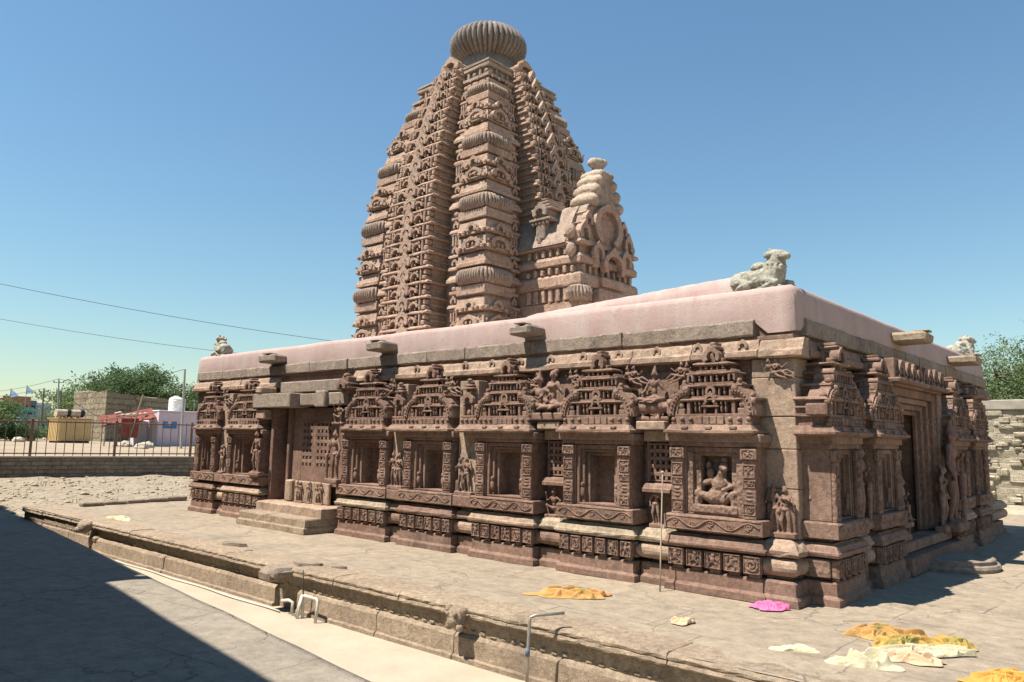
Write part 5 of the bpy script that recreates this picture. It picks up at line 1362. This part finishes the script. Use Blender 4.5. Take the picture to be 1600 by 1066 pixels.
# pink toilet hut with emblem, vent
fr, p = vframe(257, 695, 56, .62)
MAUVE = plain('mauve_wall_paint', (.60, .48, .53), .8, var=.10, scale=2); MAUL = plain('pale_pink_paint', (.68, .57, .60), .8, var=.08)
ph_ = empty('pink_hut', p, 'small mauve plastered hut with a blue emblem on its wall', 'hut')
mb = MB(fr, 811); mb.box(-1.25, 2.0, -.95, .95, -.1, 2.45, .02); mb.build('wall', MAUVE, ph_)
mb = MB(fr, 812); mb.box(-1.33, 2.08, -1.03, 1.03, 2.45, 2.55, .02); mb.build('roof', MAUL, ph_)
mb = MB(fr, 813); mb.box(-1.31, -1.25, -.97, .97, -.1, 2.42, .01); mb.build('end_wall', MAUL, ph_)
mb = MB(fr, 814); mb.box(-1.34, -1.29, -.25, .2, 1.95, 2.2, .01); mb.build('vent', BLK, ph_)
mb = MB(fr, 815)
for a, b, c_, d_ in ((-.95, -.55, 1.25, 1.75), (-.2, .2, 1.25, 1.75)): mb.box(a, b, -.985, -.945, c_, d_, .1)
mb.box(-.6, -.15, -.98, -.945, 1.25, 1.45, .05); mb.build('blue_emblem', plain('blue_sign_paint', (.05, .18, .42), .6), ph_)
mb = MB(fr, 816); mb.box(-2.3, -1.3, .2, .95, -.1, 1.75, .02); mb.build('annex', MAUL, ph_)
# water tank, on its own stand
fr2, p2 = vframe(274, 641, 57.5); base = p2.copy()
zb = 2.55+gz(p2)-.0
wt = empty('water_tank', (p2[0], p2[1], zb), 'white ribbed plastic water tank standing on the mauve hut', 'water tank')
TW = plain('white_tank_plastic', (.74, .72, .64), .5, var=.06)
mb = MB(seed=821); pr = [(.50, 0)]
for i in range(8): pr += [(.52, .05+i*.105), (.495, .10+i*.105)]
pr += [(.5, .93), (.36, 1.05), (.18, 1.12), (.0, 1.13)]
mb.lathe((p2[0], p2[1], zb), pr, 28); mb.build('tank', TW, wt, smooth=False)
mb = MB(seed=822); mb.lathe((p2[0], p2[1], zb+1.1), [(.17, 0), (.17, .08), (.0, .09)], 18); mb.build('lid', TW, wt)
mb = MB(seed=823); mb.lathe((p2[0], p2[1], zb-.16), [(.55, 0), (.55, .16)], 18); mb.build('stand', MAUVE, wt)
# awning with red sheet roof
fr, p = vframe(201, 692, 53.5, .2)
aw = empty('awning', p, 'lean-to of poles roofed with a sagging red sheet beside the mauve hut', 'awning')
REDT = plain('red_tarp', (.17, .03, .025), .8, c2=(.23, .07, .045), scale=3)
mb = MB(fr, 831); V = []; n1, n2 = 16, 8
for j in range(n2):
    for i in range(n1):
        u = -1.9+3.4*i/(n1-1); y = -.9+1.8*j/(n2-1); V.append((u, y, 1.72+.62*(i/(n1-1))+.38*y+mnz.noise(Vector((u*2, y*2, 1)))*.12-.10*math.sin(PI*i/(n1-1))))
F = [[j*n1+i, j*n1+i+1, (j+1)*n1+i+1, (j+1)*n1+i] for j in range(n2-1) for i in range(n1-1)]
V2 = [(a, b, c_-.05) for a, b, c_ in V]; k0 = len(V)
mb.add(V+V2, F+[[k0+i for i in f[::-1]] for f in F]); mb.build('sheet_roof', REDT, aw)
mb = MB(fr, 832); mb.box(-.75, .35, -.95, -.85, .55, 1.9, .05); mb.build('hanging_sheet', REDT, aw)
WOOD = plain('grey_pole_wood', (.26, .20, .14), .9, scale=12)
for u, t_ in ((-1.7, .05), (-.9, -.1), (-.2, .08), (.6, .0), (1.3, .0)):
    mb = MB(fr, 833); mb.tube([(u, -.8, -.1), (u+t_, -.78, 2.0)], .05, 6); mb.build('pole', WOOD, aw)
mb = MB(fr, 839); mb.tube([(-.3, -1.0, -.1), (.5, -.9, 3.6)], .055, 6); mb.tube([(-2.1, -.85, 1.72), (1.5, -.85, 2.36)], .05, 6); mb.build('pole', WOOD, aw)
mb = MB(fr, 840)
for i in range(9): mb.ball((rnd.uniform(-1, 1.3), rnd.uniform(-.4, .5), 2.1+.2*rnd.random()), (.16, .13, .1), 1)
mb.build('roof_weight', plain('dusty_bundle', (.45, .38, .28), .9), aw)
# large rubble block
bb = empty('rubble_block', P(190, 690, 78), 'massive ruined block of yellow rubble masonry behind the huts', 'ruin')
q0, q1, q2 = P(112, 690, 76), P(163, 690, 70), P(275, 690, 84)
t0, t1, t2 = P(116, 613, 77), P(166, 611, 70.6), P(270, 626, 84)
def zz_(v, z): return (v[0], v[1], z)
bk = q0+(q2-q1); zb_ = .8
mb = MB(seed=851); n_ = 14
Q = [zz_(q0, zb_), zz_(q1, zb_), zz_(q2, zb_), zz_(bk, zb_)]; T = [t0, t1, t2, np.array([bk[0], bk[1], t0[2]])]
V = []; F = []; rings = 10
for k in range(rings+1):
    f = k/rings
    for e in range(4):
        for i in range(n_):
            g = i/n_; lo = np.array(Q[e])*(1-g)+np.array(Q[(e+1) % 4])*g; hi = np.array(T[e])*(1-g)+np.array(T[(e+1) % 4])*g
            v = lo*(1-f)+hi*f; s_ = mnz.noise(Vector(v*.9)); s2 = mnz.noise(Vector(v*.9)+Vector((9, 9, 9))); V.append(v+np.array([s_*.14, s2*.14, (s_+s2)*.22*(f > .9)]))
m = 4*n_; F = [[k*m+i, k*m+(i+1) % m, (k+1)*m+(i+1) % m, (k+1)*m+i] for k in range(rings) for i in range(m)]; F.append([rings*m+i for i in range(m)])
mb.add(V, F); mb.build('masonry', M['bigblock'], bb)
# utility poles and lines
CON = plain('grey_concrete_pole', (.34, .34, .32), .8); DPO = plain('dark_steel_pole', (.12, .115, .11), .6)
def pole(px, py0, py1, d, lab, mat, r=.09, arms=1, lean=0):
    b_ = P(px, py0, d); z0 = gz(b_); b_[2] = z0; t_ = P(px+lean, py1, d)
    o = empty('utility_pole', b_, lab, 'utility pole', 'utility poles in the village')
    mb = MB(seed=int(px)); mb.tube([b_-np.array([0, 0, .3]), (b_+t_)/2, t_], [r, r*.85, r*.7], 8); mb.build('pole', mat, o)
    for k in range(arms):
        c_ = b_*(.06+.09*k)+t_*(.94-.09*k); e = _r*.55
        mb = MB(seed=int(px)+k); mb.tube([c_-e, c_+e], .045, 6)
        for s_ in (-1, 0, 1): mb.lathe(c_+e*s_*.9+np.array([0, 0, .04]), [(.04, 0), (.07, .06), (.03, .16)], 8)
        mb.build('crossarm', DPO, o)
    return t_
pt1 = pole(283, 697, 577, 52, 'grey concrete pole standing in front of the mauve hut', CON, .10, 0, 6)
pt2 = pole(89, 690, 592, 78, 'slim pale pole rising beside the rubble block', CON, .10, 1, 3)
pt3 = pole(95, 690, 610, 90, 'short dark pole just right of the slim pale pole', DPO, .10, 1)
pt4 = pole(62, 690, 607, 84, 'dark leaning pole with insulators near the village houses', DPO, .11, 1, 7)
WIR = plain('black_wire', (.03, .03, .035), .6)
def wire(a, b, sag, lab, r=.022):
    mb = MB(seed=9); mb.tube([np.array(a)*(1-t)+np.array(b)*t-np.array([0, 0, sag*4*t*(1-t)]) for t in np.linspace(0, 1, 26)], r, 5); tag(mb.build('overhead_wire', WIR), lab, 'wire', 'overhead wires')
wire(P(-160, 409, 48), P(640, 548, 58), .5, 'upper black wire crossing the sky towards the tower', .017)
wire(P(-160, 467, 62), P(470, 562, 62), .5, 'lower black wire crossing the sky above the far bull', .019)
wire(pt2, P(-60, 615, 90), .4, 'thin wire running left from the slim pale pole', .02)
wire(pt4, P(-60, 622, 90), .3, 'thin wire running left from the leaning pole', .02)
wire(pt2, pt1, .7, 'thin wire running from the slim pale pole over the ruin', .018)
# pipe frame right of the tank
fr, p = vframe(296, 690, 60)
mb = MB(fr, 861); mb.tube([(-.55, 0, 0), (-.5, 0, 3.6), (.15, 0, 3.5), (.15, 0, 0)], .05, 6); mb.tube([(-.5, 0, 1.5), (.4, 0, 1.5)], .04, 6); tag(mb.build('pipe_frame', CON), 'grey pipe frame standing between the tank and the temple', 'pipe frame')
# loose stones by the huts
STN = plain('dusty_stone', (.42, .36, .27), .95, scale=6)
for i, (px, d, lab) in enumerate(((196, 52, 'dusty boulder before the lean-to'), (230, 52, 'grey boulder at the foot of the mauve hut'), (222, 50, 'small tan boulder left of the pole'), (28, 60, 'rubble lump below the village bush'))):
    q_ = P(px, 694, d); mb = MB(seed=870+i); V, F = ICO[2]; V = V*np.array([.5, .4, .3])*(1+.25*np.array([mnz.noise(Vector(v*2)+Vector((i, 0, 0))) for v in V]))[:, None]
    mb.add(V+np.array([q_[0], q_[1], gz(q_)+.1]), F); tag(mb.build('boulder', STN), lab, 'boulder', 'boulders in the field')
# pink gate pillar and low green barrier
fr, p = vframe(48, 690, 68)
mb = MB(fr, 881); mb.box(-.35, .35, -.3, .3, -.1, 1.75, .02); mb.box(-.4, .4, -.35, .35, 1.75, 1.85, .02); tag(mb.build('gate_pillar', plain('pink_pillar_paint', (.52, .33, .29), .85, c2=(.58, .46, .40), scale=3)), 'short pink pillar standing left of the yellow cabin', 'pillar')

# village houses
HM = {k: plain(k+'_house_paint', c, .85, var=.14, scale=.7) for k, c in (('teal', (.07, .27, .24)), ('brick', (.30, .15, .10)), ('bluegrey', (.28, .40, .50)), ('white', (.56, .58, .57)), ('green', (.13, .34, .25)), ('slate', (.16, .20, .24)))}
WIN = plain('dark_window', (.02, .025, .03), .3)
def house(px, d, w_, dp, h, key, lab, nw=2, nf=1, turn=.3, trim='white', flat=True):
    q_ = P(px, 690, d); fr = rotz(math.atan2(q_[1]-CAM[1], q_[0]-CAM[0])-PI/2+turn, (q_[0], q_[1], gz(q_)-.2))
    o = empty('village_house', (q_[0], q_[1], gz(q_)), lab, 'house', 'houses of the village')
    mb = MB(fr, int(px)); mb.box(-w_/2, w_/2, 0, dp, 0, h, .03); mb.build('wall', HM[key], o)
    mb = MB(fr, int(px)+1); mb.box(-w_/2-.2, w_/2+.2, -.2, dp+.2, h, h+.22, .03); mb.box(-w_/2, w_/2, .0, .15, h+.22, h+.8, .02); mb.build('roof', HM[trim], o)
    for f_ in range(nf):
        for i in range(nw):
            u = -w_/2+w_*(i+.5)/nw; z = 1.0+f_*3.0; mb = MB(fr, 5); mb.box(u-.5, u+.5, -.06, .02, z, z+1.2, .01); mb.build('window', WIN, o)
    mb = MB(fr, 6); mb.box(-w_/2+.2, w_/2-.2, -.7, -.02, 2.6, 2.72, .02); mb.build('sunshade', HM[trim], o)
house(31, 190, 5, 6, 5.6, 'teal', 'teal two storey house on the left of the village', 3, 2, .35, 'green')
house(20, 230, 7.4, 8, 10.0, 'brick', 'bare red brick building rising behind the teal house', 3, 3, .2, 'brick')
house(42, 236, 3.4, 7, 9.0, 'slate', 'dark slate coloured house between the brick block and the blue house', 2, 3, .3, 'slate')
house(58, 240, 6.5, 8, 8.4, 'bluegrey', 'pale blue house with dark windows right of the brick building', 3, 2, .4, 'white')
house(52, 180, 6, 6, 3.6, 'green', 'low green house with a slate roof below the blue house', 2, 1, .2, 'slate')
house(-8, 210, 7, 8, 6.5, 'white', 'white house at the left edge of the village', 2, 2, .2, 'bluegrey')
for px, py, d, lab in ((17, 608, 226, 'small grey flag on a pole over the brick building'), (42, 603, 232, 'small grey flag on a pole over the blue house')):
    t_ = P(px, py, d); fl_ = empty('flag', t_-np.array([0, 0, 5]), lab, 'flag', 'flags over the village')
    mb = MB(seed=int(px)); mb.tube([t_-np.array([0, 0, 9]), t_+np.array([0, 0, .3])], .08, 5); mb.build('flagpole', CON, fl_)
    mb = MB(seed=int(px)); a_ = _r*2.6; V = [t_, t_+a_*.5-np.array([0, 0, .9]), t_+a_-np.array([0, 0, 2.0]), t_-np.array([0, 0, 2.6])]; V2 = [v+_f*.05 for v in V]
    mb.add(V+V2, [[0, 1, 2, 3], [7, 6, 5, 4], [0, 4, 5, 1], [1, 5, 6, 2], [2, 6, 7, 3], [3, 7, 4, 0]]); mb.build('cloth', HM['bluegrey'], fl_)

# ---- right side: rubble wall, brick floor
rw = empty('rubble_wall', (2, 20, 0), 'tall pale rubble wall with a concrete cap on the right of the temple', 'wall')
mb = MB(seed=901); nx, nz = 90, 16; V = []
xs = np.linspace(-9, 16, nx)
for k in range(nz+1):
    for x in xs:
        z = .12+3.12*k/nz; n = mnz.noise(Vector((x*1.3, 0, z*1.6)))*.05+mnz.noise(Vector((x*3.2, 1, z*3.6)))*.03; V.append((x, 20+n, z))
F = [[k*nx+i, k*nx+i+1, (k+1)*nx+i+1, (k+1)*nx+i] for k in range(nz) for i in range(nx-1)]
mb.add(V, F); mb.box(-9, 16, 20.1, 20.6, .1, 3.23, 0)
# odd projecting stones
for i in range(420):
    x = mb.rs.uniform(-3.5, 6); z = mb.rs.uniform(.2, 3.15); w_ = mb.rs.uniform(.08, .26); h_ = mb.rs.uniform(.05, .12)
    mb.box(x-w_, x+w_, 19.93-mb.rs.uniform(0, .05), 20.1, z-h_, z+h_, .035, .03)
mb.build('masonry', M['rubble'], rw)
mb = MB(seed=902); mb.box(-9, 16, 19.9, 20.65, 3.24, 3.60, .03, .01); mb.build('wall_cap', plain('grey_brown_concrete', (.33, .29, .23), .95, var=.2, scale=2), rw)
BRK = masonry('pale_brick_plinth', (.52, .45, .32), (.46, .39, .27), (.36, .30, .21), .35, .13, warp=.02, msize=.015)
mb = MB(seed=903); mb.loft(-9, 16, 17.7, 20.2, [(.05, -.3), (0, .0), (-1.0, .10), (-2.0, .14)], sides=(0, 0, 1, 0), seg=.6, jit=.01)
o = mb.build('brick_floor', paving('pale_brick_paving', (.44, .38, .27), (.39, .33, .235), (.34, .29, .205), .38, .15, .018, crack=0)); o['kind'] = 'structure'

# ------------------------------------------------------------------ trees
LEAF = leafmat('dusty_green_leaves', (.13, .185, .07), (.21, .27, .11), (.095, .145, .055)); LEAFD = leafmat('dark_green_leaves', (.09, .145, .055), (.15, .21, .085), (.07, .115, .04))
LEAFP = leafmat('feathery_green_leaves', (.13, .18, .07), (.22, .26, .115), (.085, .13, .05))
BARK = plain('grey_brown_bark', (.14, .105, .075), .95, scale=8, bumpd=.02)
def tree(base, H, W, seed, mat, lab, leaf=.2, n=9000, cat='tree', group='trees', flat=.55, low=.3, thin=1.0, lean=(0, 0)):
    rs = np.random.RandomState(seed); base = np.array(base, float)
    o = empty('tree' if cat == 'tree' else 'bush', base, lab, cat, group)
    mb = MB(seed=seed); tips = []
    top = base+np.array([lean[0], lean[1], H*low])
    r0 = .05*H*.5+.05
    mb.tube([base-np.array([0, 0, .3]), (base+top)/2+rs.uniform(-.1, .1, 3), top], [r0, r0*.8, r0*.65], 8)
    nl = 11
    for i in range(nl):
        a = 2*PI*(i+rs.uniform(-.3, .3))/nl; el = rs.uniform(.15, 1.3); L_ = rs.uniform(.55, 1.0)
        e = base+np.array([W/2*L_*math.cos(a)*math.cos(el*.8)+lean[0], W/2*L_*math.sin(a)*math.cos(el*.8)+lean[1], H*(low+(1-low)*(.25+.75*math.sin(el))*rs.uniform(.75, 1.0))])
        st_ = top-np.array([0, 0, H*low*.3*rs.rand()]); md = st_*.5+e*.5+np.array([0, 0, H*.06])+rs.uniform(-.08, .08, 3)*H
        mb.tube([st_, md, e], [r0*.42, r0*.25, r0*.06], 6); tips.append((e, 1.0))
        for k in range(6):
            f = rs.uniform(.3, .95); b0 = md*(1-f)+e*f; e2 = b0+rs.normal(0, 1, 3)*np.array([W*.13, W*.13, H*.09])*1.0
            mb.tube([b0, (b0+e2)/2+rs.normal(0, .03, 3)*H*.3, e2], [r0*.16, r0*.09, r0*.03], 4); tips.append((e2, .75))
    mb.build('trunk', BARK, o)
    # leaf quads round the tips, in loose sprays
    T = np.array([t[0] for t in tips]); S = np.array([t[1] for t in tips])
    ns = max(1, n//14); idx = rs.randint(0, len(T), ns); sc = S[idx][:, None]*np.array([W*.085, W*.085, H*.055])
    cen = T[idx]+rs.normal(0, 1, (ns, 3))*sc*thin
    dirs = rs.normal(0, 1, (ns, 3))*np.array([1, 1, .45]); dirs /= np.linalg.norm(dirs, axis=1)[:, None]
    k = 14; tt = np.linspace(-1, 1, k)
    c = (cen[:, None, :]+dirs[:, None, :]*tt[None, :, None]*leaf*3.2+rs.normal(0, leaf*.55, (ns, k, 3))).reshape(-1, 3)
    m = len(c); a = rs.normal(0, 1, (m, 3)); a /= np.linalg.norm(a, axis=1)[:, None]; b = np.cross(a, rs.normal(0, 1, (m, 3))); b /= np.linalg.norm(b, axis=1)[:, None]
    sz = leaf*rs.uniform(.5, 1.1, (m, 1)); a *= sz*.62; b *= sz*.30
    V = np.stack([c-a, c+b, c+a, c-b], 1).reshape(-1, 3); V[:, 2] = np.maximum(V[:, 2], base[2]+.05)
    lb = MB(seed=seed); lb.add(V, (np.arange(m*4).reshape(-1, 4)).tolist()); lb.build('crown', mat, o)
def gtree(px, d, *a, **k): q_ = P(px, 690, d); tree((q_[0], q_[1], gz(q_)), *a, **k)
gtree(205, 92, 8.3, 10, 21, LEAFD, 'tall spreading tree rising highest behind the rubble block', .30, 17000, group='trees behind the village', low=.4)
gtree(150, 98, 6.4, 11, 22, LEAF, 'broad tree behind the left part of the rubble block', .30, 15000, group='trees behind the village', low=.3)
gtree(262, 100, 6.9, 14, 23, LEAF, 'low wide tree between the rubble block and the temple', .30, 16000, group='trees behind the village', low=.3)
gtree(318, 96, 7.0, 12, 24, LEAFD, 'tree half hidden behind the far end of the temple', .30, 9000, group='trees behind the village', low=.3)
gtree(126, 105, 4.8, 6, 25, LEAF, 'small tree behind the slim pale pole', .28, 9000, group='trees behind the village', low=.25)
gtree(76, 135, 5.0, 6, 26, LEAFP, 'thin pale tree behind the leaning pole', .22, 2600, group='trees behind the village', low=.3)
gtree(-16, 64, 3.2, 4.2, 27, LEAF, 'bush growing at the left edge behind the railing', .20, 9000, cat='bush', group='bushes in the field', low=.15)
gtree(16, 66, 1.1, 4, 28, LEAFD, 'low dark scrub under the teal house', .18, 5000, cat='bush', group='bushes in the field', low=.1)
gtree(52, 75, 1.1, 4, 29, LEAFP, 'low dry scrub around the pink pillar', .18, 3500, cat='bush', group='bushes in the field', low=.1)
for i, (x, y, H_, W_, lb_, n_) in enumerate(((-1.9, 26.5, 6.3, 8, 'feathery tree directly behind the right end of the temple', 26000), (1.0, 25.5, 6.4, 8, 'feathery tree at the right edge above the rubble wall', 24000), (-5.5, 29, 5.9, 9, 'feathery tree mostly hidden behind the temple roof', 12000), (-1.2, 31, 7.0, 10, 'taller feathery tree further back above the rubble wall', 22000))):
    tree((x, y, -.3), H_, W_, 40+i, LEAFP, lb_, .105, int(n_*1.5), group='trees behind the rubble wall', low=.22, thin=1.25)
mb = MB(seed=955); rs = np.random.RandomState(8)
for i in range(900):
    x, y = rs.uniform(-37, -20.2), rs.uniform(-9, 13)
    if wdist(x, y) > -.3: continue
    r = rs.uniform(.03, .10)*(1 if rs.rand() < .85 else 1.7); V, F = ICO[0]; V = V*rs.uniform(.6, 1.1, V.shape)*np.array([r*1.5, r*1.2, r*.7])
    mb.add(V+np.array([x, y, bank(x, y)+r*.1]), F)
o = mb.build('rubble', plain('pale_rubble', (.31, .25, .178), .95, var=.25, scale=3)); tag(o, 'broken pale stones strewn over the bank below the low wall', kind='stuff')
mb = MB(seed=951); m = 500; rs = np.random.RandomState(5)
c = np.stack([rs.uniform(-36, -21, m), rs.uniform(-9, 14, m), np.zeros(m)], 1)
keep = np.array([mnz.noise(Vector((p_[0]*.35, p_[1]*.35, 6))) > .05 and wdist(p_[0], p_[1]) < -1.0 for p_ in c]); c = c[keep]; V = []; F = []
for p_ in c:
    z = bank(p_[0], p_[1]); 
    for q in range(3):
        a = rs.uniform(0, 6.28); h_ = rs.uniform(.08, .3); e = np.array([math.cos(a), math.sin(a), 0])*.012; tip = np.array([rs.normal(0, .07), rs.normal(0, .07), h_]); b_ = np.array([p_[0], p_[1], z-.02])
        i0 = len(V); V += [b_-e, b_+e, b_+tip]; F.append([i0, i0+1, i0+2])
mb.add(V, F); o = mb.build('dry_grass', plain('straw_grass', (.33, .275, .18), .95, var=.2)); tag(o, 'dry straw coloured grass tufts on the rubble ground', kind='stuff')
